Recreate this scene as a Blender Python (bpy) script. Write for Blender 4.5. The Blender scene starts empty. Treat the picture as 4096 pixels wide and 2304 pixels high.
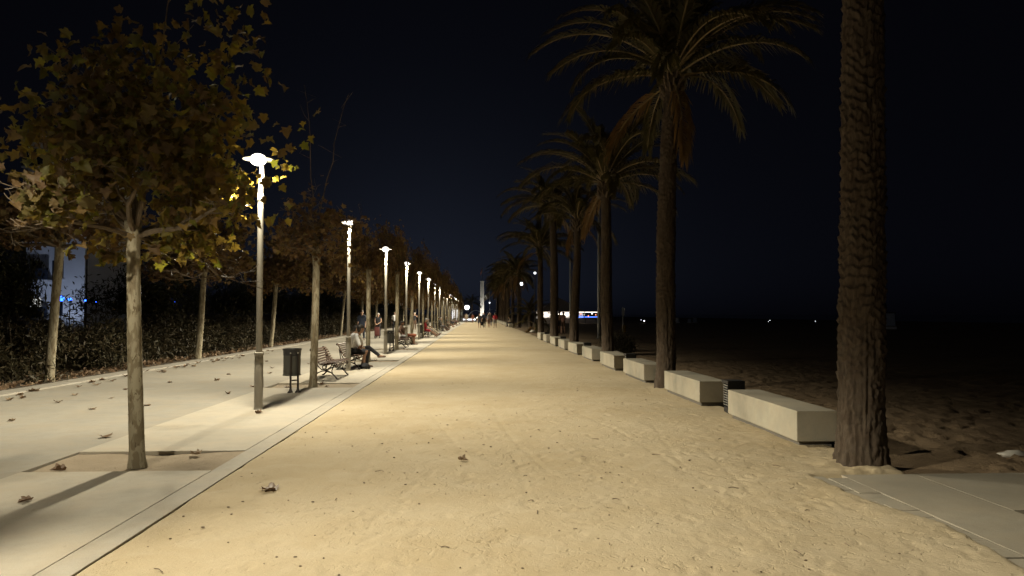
import bpy, bmesh, math, random
import numpy as np
from mathutils import Vector, Matrix, Euler

R = math.radians
random.seed(7)
rng = np.random.default_rng(11)
scene = bpy.context.scene
col = scene.collection

# ------------------------------------------------------------------ camera
cam_d = bpy.data.cameras.new("camera")
cam_d.sensor_width = 36.0
cam_d.lens = 3000 / 4096 * 36.0
cam_d.clip_start = 0.05
cam_d.clip_end = 4000
cam = bpy.data.objects.new("camera", cam_d)
cam.location = (0, 0, 1.6)
cam.rotation_euler = (R(90 + 2.003), 0, R(-2.653))
col.objects.link(cam)
scene.camera = cam

# ------------------------------------------------------------------ night sky
world = bpy.data.worlds.new("World")
scene.world = world
world.use_nodes = True
wn = world.node_tree
wn.nodes.clear()
sky = wn.nodes.new("ShaderNodeTexSky")
sky.sky_type = 'NISHITA'
sky.sun_disc = False
sky.sun_elevation = R(3.0)
sky.sun_rotation = R(-4)
sky.air_density = 1.0
sky.dust_density = 2.0
sky.ozone_density = 3.0
bg = wn.nodes.new("ShaderNodeBackground")
bg.inputs[1].default_value = 0.00056
wo = wn.nodes.new("ShaderNodeOutputWorld")
bw = wn.nodes.new("ShaderNodeRGBToBW")               # night: only the sky's brightness is kept, in navy
tint = wn.nodes.new("ShaderNodeMix"); tint.data_type = 'RGBA'; tint.blend_type = 'MULTIPLY'
tint.inputs[0].default_value = 1.0
tint.inputs[7].default_value = (0.95, 1.2, 1.95, 1)
wn.links.new(sky.outputs[0], bw.inputs[0])
wn.links.new(bw.outputs[0], tint.inputs[6])
air = wn.nodes.new("ShaderNodeMix"); air.data_type = 'RGBA'; air.blend_type = 'ADD'
air.inputs[0].default_value = 1.0
air.inputs[7].default_value = (1.3, 1.2, 2.2, 1)
wn.links.new(tint.outputs[2], air.inputs[6])
wn.links.new(air.outputs[2], bg.inputs[0])
wn.links.new(bg.outputs[0], wo.inputs[0])

moon_d = bpy.data.lights.new("moon", 'SUN')
moon_d.energy = 0.006
moon_d.angle = R(0.5)
moon_d.color = (0.8, 0.88, 1.0)
moon = bpy.data.objects.new("moon", moon_d)
moon.rotation_euler = (R(48), 0, R(-70))
col.objects.link(moon)

vs = scene.view_settings
scene.display_settings.display_device = 'sRGB'
vs.view_transform = 'Standard'
vs.look = 'None'
vs.exposure = 0.0
vs.gamma = 1.0
scene.cycles.use_denoising = True
scene.cycles.max_bounces = 6
scene.cycles.diffuse_bounces = 3
scene.cycles.transparent_max_bounces = 4
scene.cycles.sample_clamp_indirect = 4.0
scene.cycles.caustics_reflective = False
scene.cycles.caustics_refractive = False

LAMP_POWER = 4300.0
LAMP_COLOR = (1.0, 0.905, 0.685)

# ------------------------------------------------------------------ helpers
def tag(o, label=None, cat=None, group=None, kind=None):
    if label: o['label'] = label
    if cat: o['category'] = cat
    if group: o['group'] = group
    if kind: o['kind'] = kind
    return o

def empty(name, loc=(0, 0, 0), rz=0.0):
    o = bpy.data.objects.new(name, None)
    o.location = loc
    o.rotation_euler = (0, 0, rz)
    o.empty_display_size = 0.1
    col.objects.link(o)
    return o

def link(name, me, mats=None, parent=None, loc=(0, 0, 0), rot=(0, 0, 0), scale=(1, 1, 1)):
    o = bpy.data.objects.new(name, me)
    if mats is not None and not len(me.materials):
        for m in (mats if isinstance(mats, (list, tuple)) else [mats]):
            me.materials.append(m)
    o.location = loc
    o.rotation_euler = rot
    o.scale = scale
    if parent is not None:
        o.parent = parent
    col.objects.link(o)
    return o

def copy_tree(o, parent=None):
    c = o.copy()
    col.objects.link(c)
    c.parent = parent
    for ch in list(o.children):
        copy_tree(ch, c)
    return c

ORD = ("first second third fourth fifth sixth seventh eighth ninth tenth eleventh twelfth thirteenth fourteenth "
       "fifteenth sixteenth seventeenth eighteenth nineteenth twentieth").split()
ORD += ["twenty-" + w for w in ORD[:9]] + ["thirtieth"]

class MB:
    def __init__(s):
        s.v, s.f, s.m = [], [], []
    def add(s, vs_, fs, mi=0):
        b = len(s.v)
        s.v += [tuple(p) for p in vs_]
        s.f += [tuple(i + b for i in f) for f in fs]
        s.m += [mi] * len(fs)
        return s
    def box(s, c, size, rot=None, mi=0):
        hx, hy, hz = size[0] / 2, size[1] / 2, size[2] / 2
        p = [Vector((x, y, z)) for z in (-hz, hz) for y in (-hy, hy) for x in (-hx, hx)]
        if rot is not None:
            M = Euler(rot).to_matrix()
            p = [M @ q for q in p]
        c = Vector(c)
        return s.add([q + c for q in p], [(0, 2, 3, 1), (4, 5, 7, 6), (0, 1, 5, 4), (2, 6, 7, 3), (0, 4, 6, 2), (1, 3, 7, 5)], mi)
    def tube(s, pts, radii, n=8, caps=True, mi=0, flat=1.0):
        pts = [Vector(p) for p in pts]
        if not isinstance(radii, (list, tuple)): radii = [radii] * len(pts)
        vs_, fs = [], []
        prev = None
        for i, p in enumerate(pts):
            t = (pts[min(i + 1, len(pts) - 1)] - pts[max(i - 1, 0)]).normalized()
            if prev is None:
                a = Vector((0, 0, 1)) if abs(t.z) < 0.9 else Vector((1, 0, 0))
                u = t.cross(a).normalized()
            else:
                u = (prev - t * prev.dot(t)).normalized()
            prev = u
            w = t.cross(u)
            for k in range(n):
                an = 2 * math.pi * k / n
                vs_.append(p + (u * math.cos(an) * flat + w * math.sin(an)) * radii[i])
        for i in range(len(pts) - 1):
            for k in range(n):
                a, b = i * n + k, i * n + (k + 1) % n
                fs.append((a, b, b + n, a + n))
        if caps:
            fs.append(tuple(range(n - 1, -1, -1)))
            fs.append(tuple(range((len(pts) - 1) * n, len(pts) * n)))
        return s.add(vs_, fs, mi)
    def lathe(s, prof, n=24, c=(0, 0, 0), mi=0):
        vs_, fs = [], []
        for r, z in prof:
            for k in range(n):
                a = 2 * math.pi * k / n
                vs_.append((c[0] + r * math.cos(a), c[1] + r * math.sin(a), c[2] + z))
        for i in range(len(prof) - 1):
            for k in range(n):
                a, b = i * n + k, i * n + (k + 1) % n
                fs.append((a, b, b + n, a + n))
        if prof[0][0] > 1e-4: fs.append(tuple(range(n - 1, -1, -1)))
        if prof[-1][0] > 1e-4: fs.append(tuple(range((len(prof) - 1) * n, len(prof) * n)))
        return s.add(vs_, fs, mi)
    def ball(s, c, r, nu=12, nv=8, mi=0):
        rx, ry, rz = (r, r, r) if not isinstance(r, (tuple, list)) else r
        vs_ = [(c[0], c[1], c[2] - rz)]
        for i in range(1, nv):
            ph = -math.pi / 2 + math.pi * i / nv
            for k in range(nu):
                a = 2 * math.pi * k / nu
                vs_.append((c[0] + rx * math.cos(ph) * math.cos(a), c[1] + ry * math.cos(ph) * math.sin(a), c[2] + rz * math.sin(ph)))
        vs_.append((c[0], c[1], c[2] + rz))
        fs = []
        for k in range(nu):
            fs.append((0, 1 + (k + 1) % nu, 1 + k))
            top = len(vs_) - 1
            b0 = 1 + (nv - 2) * nu
            fs.append((top, b0 + k, b0 + (k + 1) % nu))
        for i in range(nv - 2):
            for k in range(nu):
                a, b = 1 + i * nu + k, 1 + i * nu + (k + 1) % nu
                fs.append((a, b, b + nu, a + nu))
        return s.add(vs_, fs, mi)
    def mesh(s, name, smooth=True, bevel=0.0):
        me = bpy.data.meshes.new(name)
        me.from_pydata(s.v, [], s.f)
        me.update()
        if any(s.m):
            me.polygons.foreach_set("material_index", s.m)
        if bevel > 0:
            bm = bmesh.new(); bm.from_mesh(me)
            bmesh.ops.bevel(bm, geom=[e for e in bm.edges], offset=bevel, segments=2, profile=0.6, affect='EDGES')
            bm.to_mesh(me); bm.free()
        if smooth:
            me.polygons.foreach_set("use_smooth", [True] * len(me.polygons))
            try: me.set_sharp_from_angle(angle=R(38))
            except Exception: pass
        return me
    def build(s, name, mats, parent=None, loc=(0, 0, 0), rot=(0, 0, 0), smooth=True, bevel=0.0):
        return link(name, s.mesh(name, smooth, bevel), mats, parent, loc, rot)

def mesh_np(name, v, f, smooth=False, tone=None):
    """v (N,3), f (M,k) numpy"""
    me = bpy.data.meshes.new(name)
    k = f.shape[1]
    me.vertices.add(len(v)); me.vertices.foreach_set("co", np.ascontiguousarray(v, dtype=np.float32).ravel())
    me.loops.add(f.size); me.loops.foreach_set("vertex_index", np.ascontiguousarray(f, dtype=np.int32).ravel())
    me.polygons.add(len(f))
    me.polygons.foreach_set("loop_start", np.arange(0, f.size, k, dtype=np.int32))
    if smooth: me.polygons.foreach_set("use_smooth", np.ones(len(f), dtype=bool))
    me.update(calc_edges=True)
    if tone is not None:
        at = me.attributes.new("tone", 'FLOAT', 'FACE')
        at.data.foreach_set("value", np.ascontiguousarray(tone, dtype=np.float32))
    me.validate()
    return me

# numpy value noise -------------------------------------------------
_perm = np.random.default_rng(3).random((64, 64, 64)).astype(np.float32)
def vnoise(x, y, z):
    x, y, z = np.broadcast_arrays(np.asarray(x, float), np.asarray(y, float), np.asarray(z, float))
    xi, yi, zi = np.floor(x).astype(int), np.floor(y).astype(int), np.floor(z).astype(int)
    fx, fy, fz = x - xi, y - yi, z - zi
    fx = fx * fx * (3 - 2 * fx); fy = fy * fy * (3 - 2 * fy); fz = fz * fz * (3 - 2 * fz)
    def P(a, b, c): return _perm[(xi + a) & 63, (yi + b) & 63, (zi + c) & 63]
    c00 = P(0,0,0) * (1-fx) + P(1,0,0) * fx; c10 = P(0,1,0) * (1-fx) + P(1,1,0) * fx
    c01 = P(0,0,1) * (1-fx) + P(1,0,1) * fx; c11 = P(0,1,1) * (1-fx) + P(1,1,1) * fx
    return ((c00 * (1-fy) + c10 * fy) * (1-fz) + (c01 * (1-fy) + c11 * fy) * fz) * 2 - 1
def fbm(x, y, z, o=4):
    t, a, f = 0, 1.0, 1.0
    for i in range(o):
        t = t + a * vnoise(x * f + 17.3 * i, y * f + 5.1 * i, z * f + 9.7 * i); a *= 0.5; f *= 2.03
    return t

# ------------------------------------------------------------------ materials
class NT:
    def __init__(s, name):
        s.mat = bpy.data.materials.new(name); s.mat.use_nodes = True
        s.t = s.mat.node_tree; s.t.nodes.clear()
        s.out = s.n('ShaderNodeOutputMaterial')
    def n(s, ty, **kw):
        nd = s.t.nodes.new(ty)
        for k, v in kw.items(): setattr(nd, k, v)
        return nd
    def l(s, a, b): s.t.links.new(a, b)
    def noise(s, vec, scale, detail=4, rough=0.55, dist=0.0):
        nd = s.n('ShaderNodeTexNoise'); nd.inputs['Scale'].default_value = scale
        nd.inputs['Detail'].default_value = detail; nd.inputs['Roughness'].default_value = rough
        nd.inputs['Distortion'].default_value = dist
        s.l(vec, nd.inputs['Vector']); return nd.outputs[0]
    def ramp(s, fac, stops):
        nd = s.n('ShaderNodeValToRGB'); cr = nd.color_ramp
        while len(cr.elements) < len(stops): cr.elements.new(0.5)
        for e, (p, c) in zip(cr.elements, stops):
            e.position = p; e.color = (*c, 1) if len(c) == 3 else c
        s.l(fac, nd.inputs[0]); return nd.outputs[0]
    def mix(s, fac, a, b, mode='MIX'):
        nd = s.n('ShaderNodeMix', data_type='RGBA', blend_type=mode)
        for val, sock in ((fac, nd.inputs[0]), (a, nd.inputs[6]), (b, nd.inputs[7])):
            if hasattr(val, 'is_output'): s.l(val, sock)
            elif isinstance(val, (int, float)): sock.default_value = val if sock.type == 'VALUE' else (val, val, val, 1)
            else: sock.default_value = (*val, 1)
        return nd.outputs[2]
    def math(s, op, a, b=0.0):
        nd = s.n('ShaderNodeMath', operation=op)
        for val, sock in ((a, nd.inputs[0]), (b, nd.inputs[1])):
            if hasattr(val, 'is_output'): s.l(val, sock)
            else: sock.default_value = val
        return nd.outputs[0]
    def bump(s, h, dist, strength=1.0, normal=None):
        nd = s.n('ShaderNodeBump'); nd.inputs['Distance'].default_value = dist; nd.inputs['Strength'].default_value = strength
        s.l(h, nd.inputs['Height'])
        if normal is not None: s.l(normal, nd.inputs['Normal'])
        return nd.outputs[0]
    def scaled(s, vec, sc):
        nd = s.n('ShaderNodeMapping'); nd.inputs['Scale'].default_value = sc; s.l(vec, nd.inputs[0]); return nd.outputs[0]
    def pos(s): return s.n('ShaderNodeNewGeometry').outputs['Position']
    def obj(s): return s.n('ShaderNodeTexCoord').outputs['Object']
    def rnd(s): return s.n('ShaderNodeObjectInfo').outputs['Random']
    def principled(s, colr, rough=0.8, normal=None, metal=0.0, spec=0.5):
        p = s.n('ShaderNodeBsdfPrincipled')
        if hasattr(colr, 'is_output'): s.l(colr, p.inputs['Base Color'])
        else: p.inputs['Base Color'].default_value = (*colr, 1)
        if hasattr(rough, 'is_output'): s.l(rough, p.inputs['Roughness'])
        else: p.inputs['Roughness'].default_value = rough
        p.inputs['Metallic'].default_value = metal
        p.inputs['Specular IOR Level'].default_value = spec
        if normal is not None: s.l(normal, p.inputs['Normal'])
        s.l(p.outputs[0], s.out.inputs['Surface']); return s.mat

def m_plain(name, c, rough=0.7, var=0.25, scale=6.0, metal=0.0, bump=0.0, spec=0.5):
    t = NT(name); v = t.obj()
    n1 = t.noise(v, scale, 5)
    d = tuple(x * (1 - var) for x in c); b = tuple(min(1, x * (1 + var)) for x in c)
    cc = t.ramp(n1, [(0.25, d), (0.75, b)])
    nm = t.bump(t.noise(v, scale * 8, 4), bump) if bump else None
    r = t.math('ADD', t.math('MULTIPLY', n1, 0.2), rough - 0.1)
    return t.principled(cc, r, nm, metal, spec)

def m_emit(name, c, s):
    t = NT(name); e = t.n('ShaderNodeEmission'); e.inputs[0].default_value = (*c, 1); e.inputs[1].default_value = s
    t.l(e.outputs[0], t.out.inputs['Surface']); return t.mat

M = {}
def make_sand(name, ca, cb, cc, bumpk, damp=True):
    t = NT(name); p = t.pos()
    big = t.noise(p, 0.35, 5, 0.6); mid = t.noise(p, 2.2, 6, 0.65, 0.6); fine = t.noise(p, 38, 6, 0.7); gr = t.noise(p, 260, 3, 0.6)
    c = t.mix(t.ramp(big, [(0.35, (0,0,0)), (0.66, (1,1,1))]), ca, cb)
    c = t.mix(t.ramp(mid, [(0.45, (0,0,0)), (0.75, (0.7,0.7,0.7))]), c, cc)
    c = t.mix(t.ramp(gr, [(0.3, (0.75,0.75,0.75)), (0.6, (0,0,0))]), c, tuple(x * 0.55 for x in cc))
    # worn scuffs: a warped, broken cell pattern
    wv = t.n('ShaderNodeVectorMath', operation='ADD'); t.l(p, wv.inputs[0])
    wn_ = t.n('ShaderNodeTexNoise'); wn_.inputs['Scale'].default_value = 3.0; wn_.inputs['Detail'].default_value = 3
    t.l(p, wn_.inputs['Vector'])
    ws = t.n('ShaderNodeVectorMath', operation='SCALE'); ws.inputs[3].default_value = 0.35; t.l(wn_.outputs[1], ws.inputs[0]); t.l(ws.outputs[0], wv.inputs[1])
    vo = t.n('ShaderNodeTexVoronoi', feature='DISTANCE_TO_EDGE'); vo.inputs['Scale'].default_value = 5.0
    t.l(wv.outputs[0], vo.inputs['Vector'])
    ed = t.ramp(vo.outputs['Distance'], [(0.0, (0,0,0)), (0.05, (1,1,1))])
    patch = t.ramp(t.noise(p, 1.3, 4, 0.6), [(0.57, (0,0,0)), (0.70, (1,1,1))])
    edm = t.mix(patch, (1,1,1), ed)
    h1 = t.bump(fine, 0.0035 * bumpk)
    h2 = t.bump(t.noise(t.scaled(p, (1.0, 1.0, 1.0)), 7, 5, 0.55, 1.5), 0.006 * bumpk, 1.0, h1)
    pk = t.noise(t.scaled(p, (1.0, 0.8, 1.0)), 17, 4, 0.6, 0.5)
    pm = t.ramp(t.noise(p, 0.9, 6, 0.7), [(0.43, (0,0,0)), (0.62, (0.8,0.8,0.8))])
    ed2 = t.mix(pm, (1,1,1), t.ramp(pk, [(0.24, (0,0,0)), (0.44, (1,1,1))]))
    pk2 = t.noise(t.scaled(p, (1.0, 0.7, 1.0)), 34, 4, 0.6, 0.6)
    pm2 = t.ramp(t.noise(t.scaled(p, (1.0, 1.0, 3.0)), 1.7, 5, 0.7), [(0.40, (0,0,0)), (0.62, (0.7,0.7,0.7))])
    ed3 = t.mix(pm2, (1,1,1), t.ramp(pk2, [(0.26, (0,0,0)), (0.46, (1,1,1))]))
    h2 = t.bump(ed3, 0.006 * bumpk, 1.0, h2)
    h3 = t.bump(edm, 0.0035 * bumpk, 1.0, h2)
    h3 = t.bump(ed2, 0.017 * bumpk, 1.0, h3)
    h4 = t.bump(gr, 0.0008, 1.0, h3)
    return t.principled(c, 0.95, h4, 0.0, 0.15)
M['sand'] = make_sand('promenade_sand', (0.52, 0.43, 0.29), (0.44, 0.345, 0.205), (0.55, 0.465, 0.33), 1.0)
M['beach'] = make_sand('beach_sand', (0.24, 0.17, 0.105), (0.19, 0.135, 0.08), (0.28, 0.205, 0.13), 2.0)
M['pit'] = make_sand('pit_soil', (0.38, 0.31, 0.225), (0.31, 0.25, 0.175), (0.42, 0.35, 0.26), 1.0)

def make_concrete(name, c, stain=0.3, bumpk=1.0, rough=0.85):
    t = NT(name); p = t.pos()
    big = t.noise(p, 0.8, 6, 0.6, 0.4); mid = t.noise(p, 5, 6, 0.65); fi = t.noise(p, 90, 5, 0.7)
    a = tuple(x * (1 - stain) for x in c)
    cc = t.mix(t.ramp(big, [(0.35, (0,0,0)), (0.7, (1,1,1))]), a, c)
    cc = t.mix(t.ramp(mid, [(0.3, (0.6,0.6,0.6)), (0.55, (0,0,0))]), cc, tuple(x * 0.75 for x in c))
    cc = t.mix(t.ramp(fi, [(0.28, (0.5,0.5,0.5)), (0.5, (0,0,0))]), cc, tuple(x * 0.55 for x in c))
    dm = t.ramp(t.noise(p, 1.6, 6, 0.7, 0.6), [(0.40, (0,0,0)), (0.72, (0.55,0.55,0.55))])
    cc = t.mix(dm, cc, (c[0] * 1.0, c[0] * 0.83, c[0] * 0.60))
    sp_ = t.ramp(t.noise(p, 14, 3, 0.6), [(0.26, (0.45,0.45,0.45)), (0.31, (0,0,0))])
    cc = t.mix(sp_, cc, tuple(x * 0.5 for x in c))
    h = t.bump(fi, 0.002 * bumpk); h = t.bump(mid, 0.004 * bumpk, 1.0, h)
    return t.principled(cc, rough, h, 0, 0.3)
M['concrete'] = make_concrete('pale_concrete', (0.46, 0.42, 0.345), 0.16)
M['border'] = make_concrete('border_concrete', (0.43, 0.395, 0.33), 0.18)
M['path'] = make_concrete('grey_path', (0.34, 0.318, 0.27), 0.16)
M['kerb'] = make_concrete('kerb_concrete', (0.40, 0.375, 0.33), 0.3)
M['block'] = make_concrete('bench_concrete', (0.43, 0.40, 0.32), 0.48)
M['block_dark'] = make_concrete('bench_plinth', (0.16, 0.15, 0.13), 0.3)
M['slab'] = make_concrete('beach_slab', (0.38, 0.345, 0.275), 0.3)
M['soil'] = make_concrete('dark_soil', (0.10, 0.075, 0.05), 0.5, 6.0, 0.95)
M['pillar'] = m_plain('pillar_stone', (0.55, 0.55, 0.52), 0.6, 0.1)

def make_bark(name):
    t = NT(name); v = t.obj(); r = t.rnd()
    off = t.n('ShaderNodeVectorMath', operation='ADD'); t.l(v, off.inputs[0])
    cx = t.n('ShaderNodeCombineXYZ'); t.l(t.math('MULTIPLY', r, 40.0), cx.inputs[2]); t.l(cx.outputs[0], off.inputs[1])
    s = t.scaled(off.outputs[0], (1.0, 1.0, 0.42))
    n1 = t.noise(s, 13, 4, 0.55, 0.7); n2 = t.noise(s, 24, 5, 0.6, 0.4); n3 = t.noise(v, 120, 4)
    c = t.mix(t.ramp(n1, [(0.44, (0,0,0)), (0.53, (1,1,1))]), (0.19, 0.155, 0.10), (0.31, 0.275, 0.195))
    c = t.mix(t.ramp(n2, [(0.60, (0,0,0)), (0.64, (1,1,1))]), c, (0.13, 0.10, 0.06))
    h = t.bump(n1, 0.012); h = t.bump(n3, 0.002, 1.0, h)
    return t.principled(c, 0.85, h, 0, 0.25)
M['bark'] = make_bark('plane_bark')
M['twig'] = m_plain('twig_bark', (0.115, 0.085, 0.055), 0.85, 0.35, 20)

def make_leaf(name, stops, trans=0.45, glow=(2.6, 2.4, 1.3)):
    t = NT(name)
    a = t.n('ShaderNodeAttribute', attribute_name='tone')
    f = t.math('FRACT', t.math('ADD', a.outputs['Fac'], t.math('MULTIPLY', t.rnd(), 0.22)))
    c = t.ramp(f, stops)
    c = t.mix(t.ramp(t.noise(t.obj(), 30, 3), [(0.35, (0.0,)*3), (0.8, (0.5,)*3)]), c, (0.10, 0.06, 0.025))
    d = t.n('ShaderNodeBsdfPrincipled'); d.inputs['Roughness'].default_value = 0.6; d.inputs['Specular IOR Level'].default_value = 0.3
    t.l(c, d.inputs['Base Color'])
    tc_ = t.mix(1.0, c, glow, 'MULTIPLY')
    tr = t.n('ShaderNodeBsdfTranslucent'); t.l(tc_, tr.inputs[0])
    mx = t.n('ShaderNodeMixShader'); mx.inputs[0].default_value = trans
    t.l(d.outputs[0], mx.inputs[1]); t.l(tr.outputs[0], mx.inputs[2]); t.l(mx.outputs[0], t.out.inputs['Surface'])
    return t.mat
M['leaf_near'] = make_leaf('plane_leaf_green_brown', [(0.0, (0.075, 0.078, 0.028)), (0.25, (0.105, 0.088, 0.032)), (0.5, (0.11, 0.074, 0.036)), (0.8, (0.095, 0.058, 0.032)), (1.0, (0.06, 0.04, 0.025))], 0.42, (3.2, 3.4, 1.0))
M['leaf_far'] = make_leaf('plane_leaf_autumn', [(0.0, (0.16, 0.115, 0.05)), (0.3, (0.17, 0.105, 0.055)), (0.6, (0.145, 0.085, 0.048)), (0.85, (0.125, 0.072, 0.043)), (1.0, (0.20, 0.155, 0.06))], 0.4, (1.7, 1.7, 1.0))
M['leaf_dead'] = make_leaf('fallen_leaf_brown', [(0.0, (0.14, 0.085, 0.05)), (0.4, (0.20, 0.13, 0.08)), (0.7, (0.26, 0.185, 0.115)), (1.0, (0.10, 0.06, 0.035))], 0.15, (1.2, 1.2, 1.2))
M['shrub'] = make_leaf('shrub_leaf', [(0.0, (0.018, 0.020, 0.010)), (0.5, (0.028, 0.028, 0.013)), (1.0, (0.045, 0.034, 0.018))], 0.06, (1.0, 1.0, 1.0))
M['frond'] = make_leaf('palm_frond_green', [(0.0, (0.055, 0.058, 0.024)), (0.5, (0.075, 0.068, 0.028)), (1.0, (0.10, 0.075, 0.034))], 0.3, (1.6, 1.6, 1.2))
M['frond_dry'] = make_leaf('palm_frond_dry', [(0.0, (0.16, 0.10, 0.045)), (0.5, (0.20, 0.13, 0.06)), (1.0, (0.14, 0.08, 0.04))], 0.2)
M['rachis'] = m_plain('frond_stalk', (0.20, 0.15, 0.07), 0.6, 0.3)

def make_palmbark(name):
    t = NT(name); v = t.obj()
    n1 = t.noise(t.scaled(v, (1, 1, 0.25)), 22, 6, 0.65, 0.5); n2 = t.noise(v, 5, 5, 0.6); n3 = t.noise(v, 90, 4, 0.7)
    c = t.ramp(n1, [(0.25, (0.034, 0.026, 0.019)), (0.5, (0.080, 0.062, 0.046)), (0.8, (0.145, 0.115, 0.085))])
    c = t.mix(t.ramp(n2, [(0.4, (0,0,0)), (0.7, (0.5,0.5,0.5))]), c, (0.075, 0.05, 0.034))
    h = t.bump(n1, 0.02); h = t.bump(n3, 0.004, 1.0, h)
    return t.principled(c, 0.9, h, 0, 0.15)
M['palmbark'] = make_palmbark('palm_bark')

M['pole'] = m_plain('lamp_paint', (0.28, 0.26, 0.22), 0.5, 0.08, 3)
M['lampwhite'] = m_plain('lamp_white_paint', (0.78, 0.77, 0.74), 0.4, 0.04, 3)
M['bulb'] = m_emit('lamp_lens_glow', (1.0, 0.95, 0.86), 3.5)
M['globe'] = m_emit('globe_glow', (0.95, 0.97, 1.0), 4.0)
M['blue'] = m_emit('blue_led_glow', (0.02, 0.10, 1.0), 9.0)
M['barlight'] = m_emit('bar_light_glow', (1.0, 0.88, 0.72), 5.0)
M['barblue'] = m_emit('bar_blue_glow', (0.08, 0.2, 1.0), 4.0)
M['barred'] = m_emit('bar_red_glow', (1.0, 0.25, 0.12), 3.0)
def make_wood(name):
    t = NT(name); v = t.obj()
    n1 = t.noise(t.scaled(v, (8, 0.6, 8)), 6, 6, 0.6, 0.4)
    c = t.ramp(n1, [(0.25, (0.055, 0.027, 0.017)), (0.75, (0.125, 0.062, 0.038))])
    c = t.mix(t.math('MULTIPLY', t.rnd(), 0.3), c, (0.16, 0.09, 0.06))
    return t.principled(c, t.math('ADD', t.math('MULTIPLY', n1, 0.25), 0.3), t.bump(n1, 0.002), 0, 0.5)
M['wood'] = make_wood('varnished_slat')
M['iron'] = m_plain('cast_iron', (0.035, 0.027, 0.022), 0.5, 0.3, 12, 0.3, 0.002)
M['binbody'] = m_plain('bin_metal', (0.085, 0.085, 0.075), 0.5, 0.15, 4, 0.4)
M['binrim'] = m_plain('bin_black', (0.018, 0.018, 0.02), 0.45, 0.3, 6)
M['black'] = m_plain('bollard_black', (0.018, 0.018, 0.019), 0.5, 0.2, 6)
M['louver'] = m_plain('bollard_louver', (0.55, 0.54, 0.50), 0.35, 0.1, 6, 0.6)
M['white'] = m_plain('white_paint', (0.72, 0.73, 0.75), 0.5, 0.06, 3)
M['bluewhite'] = m_plain('pale_blue_paint', (0.50, 0.57, 0.70), 0.5, 0.06, 3)
M['mast'] = m_plain('galvanised_mast', (0.42, 0.43, 0.43), 0.4, 0.1, 3, 0.5)
M['yellow'] = m_plain('yellow_plastic', (0.60, 0.38, 0.03), 0.5, 0.1)
M['tent'] = m_plain('canvas_roof', (0.50, 0.42, 0.36), 0.8, 0.1)
M['facade'] = m_plain('facade_render', (0.55, 0.56, 0.60), 0.8, 0.08, 1)
M['darkglass'] = m_plain('window_glass', (0.03, 0.035, 0.05), 0.15, 0.1, 2)
M['litglass'] = m_emit('lit_window', (0.9, 0.9, 0.85), 1.2)
M['flag'] = m_plain('flag_cloth', (0.55, 0.5, 0.42), 0.8, 0.1)
M['flagred'] = m_plain('flag_cloth_red', (0.5, 0.22, 0.18), 0.8, 0.1)
M['sea'] = m_plain('sea_water', (0.01, 0.015, 0.02), 0.25, 0.3, 0.5)
M['bag'] = m_plain('white_plastic', (0.55, 0.52, 0.46), 0.5, 0.1)
M['redcloth'] = m_plain('red_canvas', (0.12, 0.034, 0.03), 0.8, 0.15)
M['stone'] = m_plain('pebble', (0.16, 0.12, 0.08), 0.9, 0.4, 30)

# ================================================================== THE SETTING
def sheet(name, x0, x1, y0, y1, z, mat, label=None):
    me = bpy.data.meshes.new(name)
    me.from_pydata([(x0, y0, z), (x1, y0, z), (x1, y1, z), (x0, y1, z)], [], [(0, 1, 2, 3)])
    return tag(link(name, me, mat), label, kind='structure')

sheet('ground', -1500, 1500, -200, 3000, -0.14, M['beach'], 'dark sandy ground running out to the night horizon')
sheet('sea', 95, 1500, -200, 3000, -0.10, M['sea'], 'black night sea beyond the beach')

def grid_mesh(name, xs, ys, Z, mat):
    X, Y = np.meshgrid(xs, ys)
    v = np.stack([X, Y, Z], -1).reshape(-1, 3)
    nx, ny = len(xs), len(ys)
    i = np.arange(nx * ny).reshape(ny, nx)
    f = np.stack([i[:-1, :-1], i[:-1, 1:], i[1:, 1:], i[1:, :-1]], -1).reshape(-1, 4)
    return link(name, mesh_np(name, v, f, True), mat)

TREE_Y = [8.2 + 8.66 * k for k in range(22)]
LAMP_Y = [4.12 + 8.66 * k for k in range(18)]

def stamp(Z, xs, ys, cx, cy, ang, L, W, depth):
    m = L * 1.2
    x0, x1 = np.searchsorted(xs, [cx - m, cx + m]); y0, y1 = np.searchsorted(ys, [cy - m, cy + m])
    if x1 <= x0 or y1 <= y0: return
    X, Y = np.meshgrid(xs[x0:x1] - cx, ys[y0:y1] - cy)
    u = X * math.cos(ang) + Y * math.sin(ang); w = -X * math.sin(ang) + Y * math.cos(ang)
    q = np.sqrt((u / (L / 2)) ** 2 + (w / (W / 2)) ** 2)
    Z[y0:y1, x0:x1] += depth * (-np.clip(1.15 - q, 0, 0.6) / 0.6 + 0.55 * np.exp(-((q - 1.3) / 0.28) ** 2))

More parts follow.
